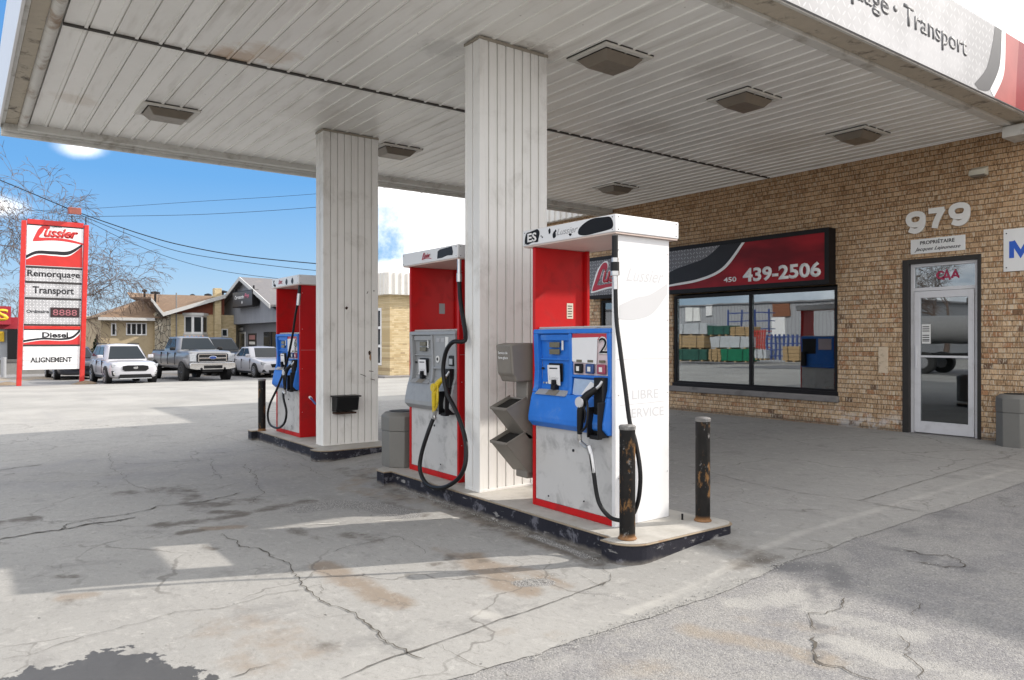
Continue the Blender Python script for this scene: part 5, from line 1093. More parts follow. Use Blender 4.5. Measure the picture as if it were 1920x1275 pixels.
# white SUV: front axle centre
WHT = paintm('white_car_paint', (.46, .46, .49)); SIL = paintm('silver_truck_paint', (.21, .212, .22), .4)
spec = dict(L=(-3.75, .95), W=1.9, zb=.27, hood=.98, belt=1.06, roof=1.68, R=.37, axles=(0, -2.78), nose=.92, ws0=-.42, ws1=-1.2, wr1=-3.3, wr0=-3.72, sidewin=((.03, .36), (.39, .72), (.75, .93)), handles=(-1.75, -2.7), seams=(-.75, -1.85), spokes=5)
q = at_d(244, 716, 29.6); ang = R_(0)
suv = vehicle('suv', 'parked_car', 'white sport utility vehicle parked nearest the roadside sign, facing the pumps', 'car', WHT, (q.x, q.y, gz(q.x, q.y)), R_(3), .94, spec)
F = .95
front(suv, F, [('grille', VBLK, [(-.5, .66), (-.4, .58), (.4, .58), (.5, .66), (.48, .79), (.3, .82), (-.3, .82), (-.48, .79)], -.06, .075), ('badge', CHROME, oval(0, .71, .09, .045), .016, .012),
    ('bumper_intake', VBLK, [(-.66, .29), (.66, .29), (.58, .45), (-.58, .45)], -.05, .07), ('skid_trim', CHROME, [(-.62, .265), (.62, .265), (.6, .295), (-.6, .295)], -.05, .085)]
    +mir2('headlight', HLM, [(.5, .72), (.86, .74), (.9, .88), (.62, .85), (.5, .8)], -.22, .13)+mir2('fog_lamp', CHROME, [(.66, .42), (.8, .42), (.84, .56), (.66, .52)], -.15, .1)+mir2('fog_surround', VBLK, [(.62, .40), (.84, .38), (.88, .6), (.62, .56)], -.17, .1))
MB().box((-3.3, -.66, 1.695), (-1.3, -.62, 1.73)).box((-3.3, .62, 1.695), (-1.3, .66, 1.73)).build('roof_rail', VBLK, suv, bevel=.01)
# silver pickup
spec = dict(L=(-5.1, 1.0), W=2.03, zb=.55, hood=1.36, belt=1.36, roof=2.02, R=.43, axles=(0, -4.06), nose=1.36, ws0=-.75, ws1=-1.35, wr1=-2.95, wr0=-3.05, sidewin=((.06, .48), (.52, .95)), handles=(-1.95, -2.9), seams=(-.98, -2.05, -3.08), spokes=8, rim=RIMB, pick=True, mir=VBLK)
q = at_d(384, 711, 31.8)
trk = vehicle('truck', 'pickup_truck', 'silver crew cab pickup truck with chrome grille between white cars', 'pickup truck', SIL, (q.x, q.y, gz(q.x, q.y)), R_(4), .95, spec)
F = 1.0
front(trk, F, [('grille', VBLK, [(-.62, .86), (.62, .86), (.66, 1.0), (.66, 1.22), (.6, 1.27), (-.6, 1.27), (-.66, 1.22), (-.66, 1.0)], -.06, .09)]
    +[('grille_bar', CHROME, [(-.6, z), (.6, z), (.6, z+h_), (-.6, z+h_)], .031, .012) for z, h_ in ((.88, .03), (1.03, .05), (1.2, .04))]+mir2('grille_bar', CHROME, [(.58, .9), (.62, .9), (.62, 1.2), (.58, 1.2)], .031, .012)+[('badge', CHROME, oval(0, 1.08, .17, .075), .038, .03), ('badge_field', pm('badge_blue', (.02, .05, .2), .3), oval(0, 1.08, .15, .06), .069, .004)]
    +mir2('headlight', HLM, [(.68, .92), (.95, .92), (.97, 1.25), (.68, 1.25)], -.12, .12)+[('front_bumper', CHROME, [(-.98, .62), (-.7, .56), (.7, .56), (.98, .62), (.98, .82), (.9, .85), (-.9, .85), (-.98, .82)], -.1, .2), ('bumper_intake', VBLK, [(-.4, .6), (.4, .6), (.4, .74), (-.4, .74)], .101, .006), ('plate_area', VBLK, [(-.45, .44), (.45, .44), (.42, .56), (-.42, .56)], -.05, .1)]
    +mir2('tow_hook', VBLK, oval(.5, .6, .05, .05, 10), .102, .03)+[('cab_light', pm('amber', (.5, .2, .03), .3), oval(y, 2.03, .04, .02, 8), -2.5, .05) for y in (-.4, -.2, 0, .2, .4)])
MB().box((-.95, -.45, 1.375), (.5, .45, 1.42)).build('hood_bulge', SIL, trk, bevel=.03, seg=3)
MB().box((-5.0, -.85, 1.30), (-3.15, .85, 1.385)).build('bed_floor', VBLK, trk)
MB().cyl((0, -.8, .43), (0, .8, .43), .08, 10).cyl((-4.06, -.8, .43), (-4.06, .8, .43), .08, 10).box((-4.8, -.4, .45), (.7, -.3, .56)).box((-4.8, .3, .45), (.7, .4, .56)).build('chassis', VBLK, trk)
# white sedan
spec = dict(L=(-3.75, .88), W=1.8, zb=.2, hood=.9, belt=.93, roof=1.45, R=.33, axles=(0, -2.69), nose=.78, ws0=-.3, ws1=-1.15, wr1=-2.45, wr0=-3.2, sidewin=((.04, .44), (.48, .86)), handles=(-1.6, -2.55), seams=(-.6, -1.7, -2.6), spokes=10)
q = at_d(512, 704, 35.0)
sed = vehicle('sedan', 'parked_car', 'white sedan partly hidden behind the far blue faced pump', 'car', WHT, (q.x, q.y, gz(q.x, q.y)), R_(3), 1.0, spec)
front(sed, .88, [('grille', VBLK, [(-.4, .5), (.4, .5), (.45, .66), (-.45, .66)], -.06, .07), ('badge', pm('badge_gold', (.5, .38, .1), .3), oval(0, .6, .08, .03), .011, .01), ('bumper_intake', VBLK, [(-.5, .24), (.5, .24), (.55, .38), (-.55, .38)], -.06, .07)]
    +mir2('headlight', HLM, [(.48, .56), (.82, .62), (.86, .76), (.5, .68)], -.24, .16)+mir2('fog_lamp', VBLK, [(.6, .28), (.8, .3), (.78, .42), (.62, .38)], -.2, .15))
# dark car half hidden behind the sign, dark SUV behind the pickup
spec = dict(L=(-3.7, .9), W=1.82, zb=.2, hood=.9, belt=.95, roof=1.46, R=.33, axles=(0, -2.7), nose=.78, ws0=-.3, ws1=-1.1, wr1=-2.6, wr0=-3.3, sidewin=((.04, .44), (.48, .86)), handles=(-1.6, -2.55), seams=(-.6, -1.7), spokes=5)
q = at_d(146, 700, 33.5); blk = vehicle('car', 'parked_car', 'dark blue black car mostly hidden behind the roadside sign', 'car', paintm('dark_car_paint', (.012, .014, .022)), (q.x, q.y, gz(q.x, q.y)), R_(2), 1.0, spec)
front(blk, .9, mir2('headlight', HLM, [(.5, .58), (.8, .62), (.84, .74), (.5, .7)], -.22, .15)+[('grille', VBLK, [(-.4, .45), (.4, .45), (.4, .62), (-.4, .62)], -.06, .07)])
spec = dict(spec, zb=.3, hood=1.15, belt=1.2, roof=1.85, R=.4, W=1.95, nose=1.05)
q = at_d(424, 690, 37.5); vehicle('car', 'parked_car', 'black sport utility vehicle behind the pickup truck at the grey building', 'car', paintm('black_car_paint', (.008, .009, .01)), (q.x, q.y, gz(q.x, q.y)), R_(0), 1.02, spec)
spec = dict(L=(-3.7, .9), W=1.8, zb=.2, hood=.9, belt=.95, roof=1.42, R=.32, axles=(0, -2.7), nose=.78, ws0=-.3, ws1=-1.1, wr1=-2.5, wr0=-3.3, sidewin=((.04, .44), (.48, .86)), handles=(-1.6,), seams=(-.6, -1.7), spokes=5)
q = at_d(160, 672, 60); vehicle('car', 'parked_car', 'dark red car far behind the roadside sign beside the conifer shrub', 'car', paintm('red_car_paint', (.22, .012, .03)), (q.x, q.y, gz(q.x, q.y)), R_(80), 1.0, spec)

# ================================================================ HOUSES
SHG = pm('brown_shingle', (.19, .125, .08), .95, var=.4, vs=7, dirt=(.29, .2, .13), da=.6, ds=2.5, bump=.4, bs=25); SHG2 = pm('grey_shingle', (.14, .135, .14), .9, var=.3, vs=7, dirt=(.2, .18, .17), da=.5, ds=1.2, bump=.4)
CRB = brick_mat('cream_brick', ((.5, .40, .23), (.60, .49, .30), (.46, .36, .2)), (.36, .27, .15), (.46, .38, .25), .12, axes=(1, 2), bl=.21, bh=.075)
BEIGE = pm('beige_facade', (.42, .34, .22), .85, var=.15, dirt=(.3, .24, .16), da=.4)
m, t, b = material('angel_stone'); P = t.pos(); vd = t.vor(t.scale(P, (1, 3.2, 1.6)), 1.6, 'F1', 'Color'); ve = t.vor(t.scale(P, (1, 3.2, 1.6)), 1.6, 'DISTANCE_TO_EDGE'); c = t.mix(t.sep(vd)[0], (.28, .24, .18), (.45, .41, .33)); c = t.mix(t.ss(ve, .06, .03), c, (.06, .05, .04)); c = t.mix(t.ss(t.noise(t.scale(P, (1, 5, 1.5)), 3, 5), .58, .68), c, (.09, .08, .06)); t.put(b.inputs['Base Color'], c); b.inputs['Roughness'].default_value = .9; STONE = m
WINF = pm('white_window_frame', (.72, .72, .72), .5); WHT_T = pm('white_fascia_board', (.48, .48, .47), .5); REDW = pm('red_brown_cladding', (.18, .055, .03), .8, var=.3, vs=3)
DKG = pm('dark_window_glass', (.02, .025, .03), .12, var=.5, vs=1.5, spec=.35)
def fpt(px, py, X): q = at_x(px, py, X); return (q.y, q.z)
def fwindow(par, X, px0, px1, py0, py1, n=1, frame=.07):
    """window on a wall facing +X, drawn from photo measures; frame stands proud, panes set in"""
    (y0, z1), (y1, _) = fpt(px0, py0, X), fpt(px1, py0, X); z0 = fpt(px0, py1, X)[1]
    f = MB(); xs = [y0+(y1-y0)*k/n for k in range(n+1)]
    f.box((X, y0, z1-frame), (X+.06, y1, z1)); f.box((X, y0, z0), (X+.06, y1, z0+frame))
    for k, y in enumerate(xs): a = y if k == 0 else y-frame/2; f.box((X+.001, min(a, y1-frame), z0+frame), (X+.059, min(a, y1-frame)+frame, z1-frame))
    w_ = f.build('window', WINF, par); MB().box((X+.005, y0+.03, z0+.03), (X+.02, y1-.03, z1-.03)).build('pane', DKG, w_); return w_
HX = -52.0; GZ = -.27
hs = thing('bungalow', 'tan brick bungalow with brown hipped roof, bay window and chimney across the street', 'house', (HX-4, 12, GZ))
Yp = lambda px: fpt(px, 600, HX)[0]; Zp = lambda py, px=300: fpt(px, py, HX)[1]
MB().box((HX-9, Yp(189), GZ), (HX, Yp(288), Zp(592))).build('wall', BEIGE, hs)
MB().box((HX-9, Yp(288)+.001, GZ), (HX+.3, Yp(440), Zp(588))).build('wall', CRB, hs, smooth=0)
MB().box((HX+.301, Yp(288), GZ), (HX+.36, Yp(318), Zp(586))).build('stone_panel', STONE, hs)
# gable end of brick and red cladding following the rising roof edge
ed = [fpt(306, 586, HX+.3), fpt(421, 554, HX+.3)]
mb = MB(); mb.prism([(HX-.2, ed[0][0], Zp(588)), (HX-.2, ed[1][0]+.0, Zp(588)), (HX-.2, ed[1][0], ed[1][1]-.15), (HX-.2, ed[0][0], ed[0][1]-.05)], (.45, 0, 0)); mb.build('cladding', REDW, hs)
# low slope roof planes
def slab_roof(pts, th, mt, nm='roof', par=hs):
    m_ = MB(); m_.prism([(p[0], p[1], p[2]) for p in pts], (0, 0, -th)); return m_.build(nm, mt, par)
yA, zA = fpt(283, 557, HX+.9); yB, zB = fpt(306, 586, HX+.9); yC, zC = fpt(423, 552, HX+.9)
rf = slab_roof([(HX+.9, yB, zB), (HX+.9, yC, zC), (HX-8, yC, zC+.25), (HX-8, yB-.6, zB+1.75)], .1, SHG)
rf2 = slab_roof([(HX+.9, yA, zA), (HX+.9, yB, zB), (HX-8, yB-.6, zB+1.75), (HX-6, yA, zA+.35)], .1, SHG)
for a, b_ in (((yA, zA), (yB, zB)), ((yB, zB), (yC, zC))): m_ = MB(); m_.prism([(HX+.9, a[0], a[1]+.03), (HX+.9, b_[0], b_[1]+.03), (HX+.9, b_[0], b_[1]-.22), (HX+.9, a[0], a[1]-.22)], (.05, 0, 0)); m_.build('fascia_board', WHT_T, hs)
m_ = MB(); m_.prism([(HX+.1, yB-.02, zB-.3), (HX+.8, yB-.02, zB-.3), (HX+.8, yA+.3, zA-.5), (HX+.1, yA+.3, zA-.5)], (0, -.02, 0)); m_.build('soffit', pm('dark_soffit', (.1, .09, .08), .8), hs)
# hipped roof on the left
yl, zl = fpt(184, 594, HX+.6); yr, _ = fpt(290, 592, HX+.6); yq, zq = fpt(284, 556, HX-3.5)
hip = MB(); P0 = [(HX+.6, yl, zl), (HX+.6, yr+.8, zl), (HX-9.5, yr+.8, zl), (HX-9.5, yl, zl)]; R0 = [(HX-4, yl+3.6, zq+.0), (HX-4, yr+.8, zq+.15)]
v = [hip.bm.verts.new(p) for p in P0+R0]; [hip.bm.faces.new([v[i] for i in f_]) for f_ in ((0, 1, 5, 4), (1, 2, 5), (2, 3, 4, 5), (3, 0, 4), (3, 2, 1, 0))]; hip.build('roof', SHG, hs, smooth=0)
MB().box((HX+.6, yl, zl-.18), (HX+.66, yr, zl)).build('fascia_board', WHT_T, hs)
fwindow(hs, HX, 208, 218, 605, 629); fwindow(hs, HX, 236, 275, 604.5, 628, 4)
fwindow(hs, HX+.3, 415, 427, 616, 631)
bw = MB(); (y0, z1), (y1, _) = fpt(351, 591, HX+.7), fpt(388, 591, HX+.7); z0 = fpt(351, 625, HX+.7)[1]; X0 = HX+.301
def trap(e, za, zb_, mt, nm, par): m_ = MB(); m_.prism([(X0, y0-.1-e, za), (X0+.5+e, y0+.3-e*.4, za), (X0+.5+e, y1-.3+e*.4, za), (X0, y1+.1+e, za)], (0, 0, zb_-za)); return m_.build(nm, mt, par, smooth=0)
by = trap(0, z0, z1, WINF, 'bay_window', hs); trap(.1, z1+.001, z1+.18, WHT_T, 'bay_roof', by); trap(.06, z0-.15, z0-.001, WHT_T, 'bay_sill', by)
MB().box((X0+.501, y0+.4, z0+.12), (X0+.52, y1-.4, z1-.1)).build('pane', DKG, by)
for s, a in ((1, y0), (-1, y1)): m_ = MB(); m_.prism([(X0+.12, a-.015*s-.0, z0+.12), (X0+.45, a+.24*s, z0+.12), (X0+.45, a+.24*s, z1-.1), (X0+.12, a-.015*s, z1-.1)], (.03, -.03*s, 0)); m_.build('pane', DKG, by)
c0, c1 = Yp(397), Yp(409); MB().box((HX+.302, c0, GZ), (HX+.75, c1, Zp(553))).build('chimney', CRB, hs, smooth=0); MB().box((HX+.2, c0-.12, Zp(555)), (HX+.87, c1+.12, Zp(552))).build('chimney', CRB, hs, smooth=0); MB().box((HX+.28, c0-.02, Zp(552)+.001), (HX+.79, c1+.02, Zp(537))).build('chimney_top', CRB, hs, smooth=0)
for px, py, h_, r_ in ((271, 547, .5, .16), (291, 551, .3, .3), (361, 556, .35, .18), (390, 555, .25, .25), (418, 549, .2, .3)):
    q = at_x(px, py, HX-2.5); MB().lathe([(.07, -.7), (.07, 0), (r_, .02), (r_, .13), (.05, .2)], (q.x, q.y, q.z), seg=12).build('roof_vent', VBLK, hs)
MB().cyl((HX+.4, Yp(328), Zp(640)), (HX+.4, Yp(328), Zp(548)), .04, 8).build('service_mast', pm('mast_grey', (.2, .2, .2), .6), hs)
# grey gabled shop: front faces the main street (-Y), ridge runs back along +Y
SY = 15.0; gb = thing('grey_shop', 'blue grey wood sided shop with steep gable and black hanging sign', 'building', (-45, SY, GZ))
m, t, b = material('grey_board_siding'); P = t.pos(); u = t.m('FRACT', t.m('DIVIDE', t.m('ADD', t.sep(P)[0], t.sep(P)[1]), .2)); c = t.mix(t.noise(t.scale(P, (3, 6, .5)), 1, 4), (.20, .215, .25), (.29, .31, .345)); c = t.mix(t.ss(t.m('ABSOLUTE', t.m('SUBTRACT', u, .5)), .38, .48), c, (.07, .075, .09)); t.put(b.inputs['Base Color'], c); b.inputs['Roughness'].default_value = .85; t.put(b.inputs['Normal'], t.bump(t.ss(t.m('ABSOLUTE', t.m('SUBTRACT', u, .5)), .48, .36), .8, .02)); GSID = m
def gy(px, py, dy=0): q = at_y(px, py, SY+dy); return (q.x, q.z)
pk, el, er = gy(450, 524), gy(406, 578), gy(506, 569.5); wl_, zo = gy(414, 609); wr_ = gy(518, 609)[0]; wr2 = gy(585, 609)[0]
mb = MB(); mb.prism([(wl_, SY, zo), (wr_, SY, zo), (wr_, SY, er[1]-.4), (er[0], SY, er[1]-.1), (pk[0], SY, pk[1]), (wl_, SY, el[1]+.25)], (0, 9, 0)); mb.box((wr_+.001, SY+1.5, zo), (wr2, SY+9, zo+1.5)); mb.build('upper_wall', GSID, gb, smooth=0)
MB().box((gy(437, 640, .8)[0], SY+.8, GZ), (wr2, SY+8.9, zo-.001)).build('lower_wall', GSID, gb, smooth=0)
pk, el, er = gy(450, 519, -.4), gy(403, 579, -.4), gy(507, 570.5, -.4)
for a, b_ in ((el, pk), (pk, er)):
    m_ = MB(); m_.prism([(a[0], SY-.4, a[1]), (b_[0], SY-.4, b_[1]), (b_[0], SY-.4, b_[1]-.12), (a[0], SY-.4, a[1]-.12)], (0, 9.9, 0)); m_.build('roof', SHG2, gb)
    m_ = MB(); m_.prism([(a[0], SY-.46, a[1]+.02), (b_[0], SY-.46, b_[1]+.02), (b_[0], SY-.46, b_[1]-.22), (a[0], SY-.46, a[1]-.22)], (0, .055, 0)); m_.build('bargeboard', WHT_T, gb)
m_ = MB(); m_.prism([(er[0]+.1, SY+1.4, er[1]-.2), (wr2+.5, SY+1.4, er[1]-.3), (wr2+.5, SY+6, er[1]+1.6), (er[0]+.1, SY+6, er[1]+1.6)], (0, 0, -.12)); m_.build('roof', SHG2, gb)
(x0, z1), (x1, _) = gy(436, 548, -.5), gy(473, 548, -.5); z0 = gy(436, 577, -.5)[1]
sn = MB().box((x0, SY-.5, z0), (x1, SY-.1, z1)).build('sign_box', VBLK, gb, bevel=.02); PG = Plane((x0, SY-.502, z0), (1, 0, 0), (0, 0, 1)); sw, sh_ = x1-x0, z1-z0
decal('sign_face', PG, [(.05, .05), (sw-.05, .05), (sw-.05, sh_-.05), (.05, sh_-.05)], pm('sign_dark_face', (.05, .048, .05), .4), sn, .001)
lettering('lettering', 'Carrosserie', PG, .12*sw, sh_*.52, white_ink, sn, .24, width=.46*sw, shear=.3, bold=.02, h=.004); lettering('lettering', 'Pro', PG, .62*sw, sh_*.52, pm('pink_letter', (.6, .12, .2), .4), sn, .3, width=.22*sw, shear=.3, bold=.02, h=.004)
decal('sign_dot', PG, oval(sw/2, sh_*.28, .09, .09), white_ink, sn, .004)
for xx in (x0+.2, x1-.2): MB().box((xx-.03, SY-.4, z1+.001), (xx+.03, SY-.3, z1+.25)).build('sign_bracket', VBLK, sn)
def gbox(px0, px1, py0, py1, nm, mt, d0=.0, d1=.05):
    Yf = .8; (xa, z1), (xb, _) = gy(px0, py0, Yf), gy(px1, py0, Yf); z0 = gy(px0, py1, Yf)[1]; return MB().box((xa, SY+Yf-d1, max(z0, GZ)), (xb, SY+Yf-d0, z1)).build(nm, mt, gb)
gbox(450, 461, 622, 662, 'door_frame', WINF, .001); gbox(452, 459.5, 625, 662, 'door', DKG, .051, .06); gbox(466, 481, 625, 648, 'poster', dark_ink, .001, .03)
gbox(468, 479, 628, 636, 'poster_print', pm('poster_pink', (.4, .2, .2), .6), .031, .034); gbox(468, 479, 640, 645, 'poster_print', STK, .031, .034)
gbox(495, 540, 622, 650, 'window', DKG, .001, .03); gbox(507, 510, 622, 650, 'mullion', dark_ink, .031, .06); gbox(452, 456, 614, 619, 'wall_light', STK, .001, .2)
# tan brick garage with ribbed white parapet
kx, ky = at_d(731, 703, 31.8).x, at_d(731, 703, 31.8).y; Zk = lambda py: CH+(637-py)/FPX*31.8
tg = thing('ribbed_parapet_garage', 'cream brick garage with ribbed white parapet seen between the two pillars', 'building', (kx-4, ky+5, GZ))
CRB2 = brick_mat('cream_brick_two', ((.50, .39, .22), (.58, .47, .29), (.45, .34, .18)), (.36, .27, .15), (.40, .32, .2), .1, axes=(1, 2), bl=.21, bh=.075)
MB().box((kx-12, ky, GZ-.2), (kx, ky+1.25, Zk(552))).build('wall', CRB2, tg, smooth=0)
MB().box((kx-12, ky+1.251, GZ-.2), (kx-.4, ky+10, Zk(552))).build('wall', pm('garage_door_grey', (.5, .5, .48), .6), tg)
m_ = MB(); ribbed(m_, (kx+.3, ky-.3), (kx+.3, ky+10), Zk(552), Zk(511), (1, 0), .3, .06); ribbed(m_, (kx-12, ky-.3), (kx+.3, ky-.3), Zk(552), Zk(511), (0, -1), .3, .06); m_.box((kx-11.9, ky-.29, Zk(552)+.001), (kx+.29, ky+9.9, Zk(513))); m_.build('ribbed_parapet', RIB, tg, smooth=0)
for k in range(6):
    X1 = kx-.75-1.7*k; f_ = MB().box((X1-1.2, ky-.04, .4), (X1, ky-.001, 2.9)).build('window', WINF, tg)
    for z in (.5, 1.3, 2.1): MB().box((X1-1.12, ky-.05, z), (X1-.08, ky-.041, z+.68)).build('pane', DKG, f_)
for k in range(3):
    Y1 = ky+1.3+2.9*k; f_ = MB().box((kx-.39, Y1, GZ), (kx-.3, Y1+2.6, 3.1)).build('garage_door', WINF, tg)
    MB().box((kx-.299, Y1+.25, 1.2), (kx-.29, Y1+2.3, 1.9)).build('pane', DKG, f_); MB().box((kx-.299, Y1+.25, 2.1), (kx-.29, Y1+2.3, 2.8)).build('pane', DKG, f_)
MB().box((kx-.39, ky+1.252, 0), (kx+.06, ky+1.42, Zk(552))).build('downpipe', WINF, tg)
MB().box((kx-12.2, ky-.5, GZ-.2), (kx+.5, ky+10, -.02)).build('footing', SILLM, tg, bevel=.02)
# pale building far left, red store, low wall
o = MB().box((-82, 6.2, -.3), (-74, 16, 3.6)).build('pale_building', pm('pale_yellow_wall', (.55, .52, .40), .9, var=.08)); single(o, (-78, 11, -.3), 'plain pale yellow building far behind the conifer shrub', 'building')
rs = thing('red_store', 'red fronted store with yellow lettered sign at the far left edge', 'building', (-64, -6, -.3)); REDS = pm('store_red', (.33, .015, .03), .6)
qx = -60; Yq = lambda px, py=600: fpt(px, py, qx)
MB().box((qx-8, Yq(-120)[0], Yq(0, 616)[1]), (qx, Yq(35)[0], Yq(0, 594)[1])).build('red_band', REDS, rs); MB().box((qx-8, Yq(-120)[0], -.3), (qx-.3, Yq(35)[0], Yq(0, 616)[1]-.002)).build('wall', pm('store_grey_wall', (.4, .42, .45), .7), rs)
MB().box((qx, Yq(-60)[0], Yq(0, 608)[1]), (qx+.5, Yq(20)[0], Yq(0, 574)[1])).build('sign_box', REDS, rs)
PQ2 = Plane((qx+.51, 0, 0), (0, 1, 0), (0, 0, 1)); YEL = pm('store_yellow', (.7, .45, .02), .5)
lettering('lettering', 'S', PQ2, Yq(-9)[0], Yq(0, 600)[1], YEL, rs, .75, width=.72, bold=.06); lettering('lettering', 'S', PQ2, Yq(-24)[0], Yq(0, 600)[1], YEL, rs, .75, width=.7, bold=.06)
MB().box((qx-.29, Yq(14, 615)[0], -.3), (qx+.4, Yq(33)[0], Yq(0, 617)[1])).build('dark_entrance', VBLK, rs); MB().box((qx-.29, Yq(-2)[0], Yq(0, 640)[1]), (qx-.1, Yq(8)[0], Yq(0, 621)[1])).build('poster', YEL, rs)
lw = thing('low_wall', 'long low grey garden wall along the street behind the parked cars', 'wall', (-46, 0, GZ))
MB().box((-46.2, -22, -.3), (-45.9, 9.6, .38)).build('wall', pm('grey_low_wall', (.2, .195, .185), .9, var=.2), lw); MB().box((-46.25, -22, .381), (-45.85, 9.6, .5)).build('coping', pm('dark_coping', (.1, .095, .09), .8), lw)
# grey steel bollard & handrail at the left edge
o = MB().cyl((0, 0, 0), (0, 0, .95), .11, 20).build('steel_bollard', pm('galvanised', (.35, .36, .38), .5, metal=.3)); q = gp(8, 708); o.location = (q[0]-.6, q[1], gz(*q)); tag(o, 'short grey steel bollard at the far left edge of the lot', 'bollard')
dm = MB(); R = random.Random(2)
for (px, py, rr_, hh_) in ((158, 716, .5, .16), (15, 708, .5, .12)):
    cx, cy = at_d(px, py, 28.9).x, at_d(px, py, 28.9).y; rings = []
    for f_, h_ in ((1, -.02), (.75, .5), (.4, .85), (.05, 1)): rings.append([dm.bm.verts.new((cx+rr_*f_*math.cos(k*.52)*R.uniform(.8, 1.2), cy+rr_*f_*math.sin(k*.52)*R.uniform(.8, 1.2), gz(cx, cy)+hh_*h_*R.uniform(.8, 1.2))) for k in range(12)])
    for A, B in zip(rings, rings[1:]):
        for k in range(12): dm.bm.faces.new((A[k], A[(k+1) % 12], B[(k+1) % 12], B[k]))
o = dm.build('dirt', pm('dry_dirt', (.2, .15, .1), .95, var=.3, vs=8)); o['kind'] = 'stuff'
# shrubs
def shrub(name, lab, c_, r, h, n, col, cone=False):
    R = random.Random(int(c_[0]*10)); m_ = MB()
    for _ in range(n):
        f_ = R.random()**.6; a = R.random()*6.28; z = R.random(); rad = r*(1-z*.95 if cone else math.sqrt(max(.05, 1-(2*z-1)**2)))*f_
        p = Vector((c_[0]+rad*math.cos(a), c_[1]+rad*math.sin(a), c_[2]+z*h)); s = R.uniform(.05, .11); u = Vector((R.gauss(0, 1), R.gauss(0, 1), R.gauss(0, 1))).normalized()*s; v_ = Vector((R.gauss(0, 1), R.gauss(0, 1), R.gauss(0, 1))).normalized()*s
        m_.quad(p-u, p+v_, p+u, p-v_)
    o = thing(name, lab, 'shrub', (c_[0], c_[1], c_[2])); m_.build('foliage', col, o, smooth=0, recalc=False); MB().cyl((c_[0], c_[1], c_[2]-.1), (c_[0], c_[1], c_[2]+h*.6), .06, 6).build('trunk', pm('bark', (.1, .08, .065), .9), o)
LEAF = pm('dark_evergreen', (.025, .045, .02), .8, var=.4, vs=3); LEAF2 = pm('olive_shrub', (.07, .075, .025), .8, var=.4, vs=3)
q = at_d(184, 660, 47); shrub('conifer_shrub', 'dark pointed conifer shrub beside the tan bungalow', (q.x, q.y, GZ), .85, 2.1, 900, LEAF, True)
q = at_d(193, 660, 46); shrub('round_shrub', 'dark rounded evergreen shrub touching the pointed conifer', (q.x, q.y, GZ), .75, 1.25, 700, LEAF)
q = at_d(230, 660, 47); shrub('round_shrub', 'left of two small olive globe shrubs under the bungalow window', (q.x, q.y, GZ+.3), .45, .7, 350, LEAF2)
q = at_d(244, 660, 47); shrub('round_shrub', 'right of two small olive globe shrubs under the bungalow window', (q.x, q.y, GZ+.3), .42, .68, 350, LEAF2)
# ================================================================ BARE TREES
BARK = pm('grey_bark', (.11, .08, .065), .9, var=.3, vs=4)
def bare_tree(base, height, spread, seed, droop=.35, depth=7, r0=.2):
    R = random.Random(seed); tr, tw = MB(), MB()
    def grow(p, d, ln, r, lv):
        pts = [p]; rs_ = [r]; n = 4 if lv < 3 else 3
        for k in range(n):
            d = (d+Vector((R.gauss(0, .14), R.gauss(0, .14), R.gauss(0, .08))) - Vector((0, 0, droop*.16*max(0, lv-3)))).normalized(); p = p+d*ln/n; pts.append(p); rs_.append(r*(1-.38*(k+1)/n))
        (tr if lv == 0 else tw).tube(pts, rs_, 7 if lv < 2 else (4 if lv < 4 else 3), caps=False)
        if lv >= depth: return
        for k in range(3 if lv < 6 else 2):
            ax = d.cross(Vector((R.gauss(0, 1), R.gauss(0, 1), R.gauss(0, 1)))).normalized(); an = R.uniform(.3, .85)*spread
            nd = Matrix.Rotation(an, 3, ax) @ d; nd.z += .12 if lv < 3 else 0; st = pts[-1] if k < 2 else pts[R.randrange(2, len(pts)-1)]
            grow(st, nd.normalized(), ln*R.uniform(.66, .86), max(rs_[-1]*R.uniform(.62, .82), .011), lv+1)
    grow(Vector(base), Vector((0, 0, 1)), height*.25, r0, 0); return tr, tw
def tree(name, lab, base, *a, grp=None, **k):
    tr, tw = bare_tree(base, *a, **k); o = thing(name, lab, 'tree', base, grp); tr.build('trunk', BARK, o, recalc=False); tw.build('crown', BARK, o, smooth=0, recalc=False); return o
q = at_d(112, 700, 40); tr1 = tree('bare_tree', 'large leafless tree with drooping twigs behind the roadside sign', (q.x, q.y, -.3), 11.6, 1.0, 17, droop=.2, r0=.3, depth=8)
q = at_d(20, 560, 62); tree('bare_tree', 'thin leafless tree at the far left edge beyond the sign', (q.x, q.y, -.3), 8, 1.0, 9, droop=.5, depth=6, r0=.15)
q = at_d(178, 640, 90); tree('bare_tree', 'small distant leafless tree left of the bungalow roof', (q.x, q.y, -.3), 9, .6, 12, depth=6, r0=.14)
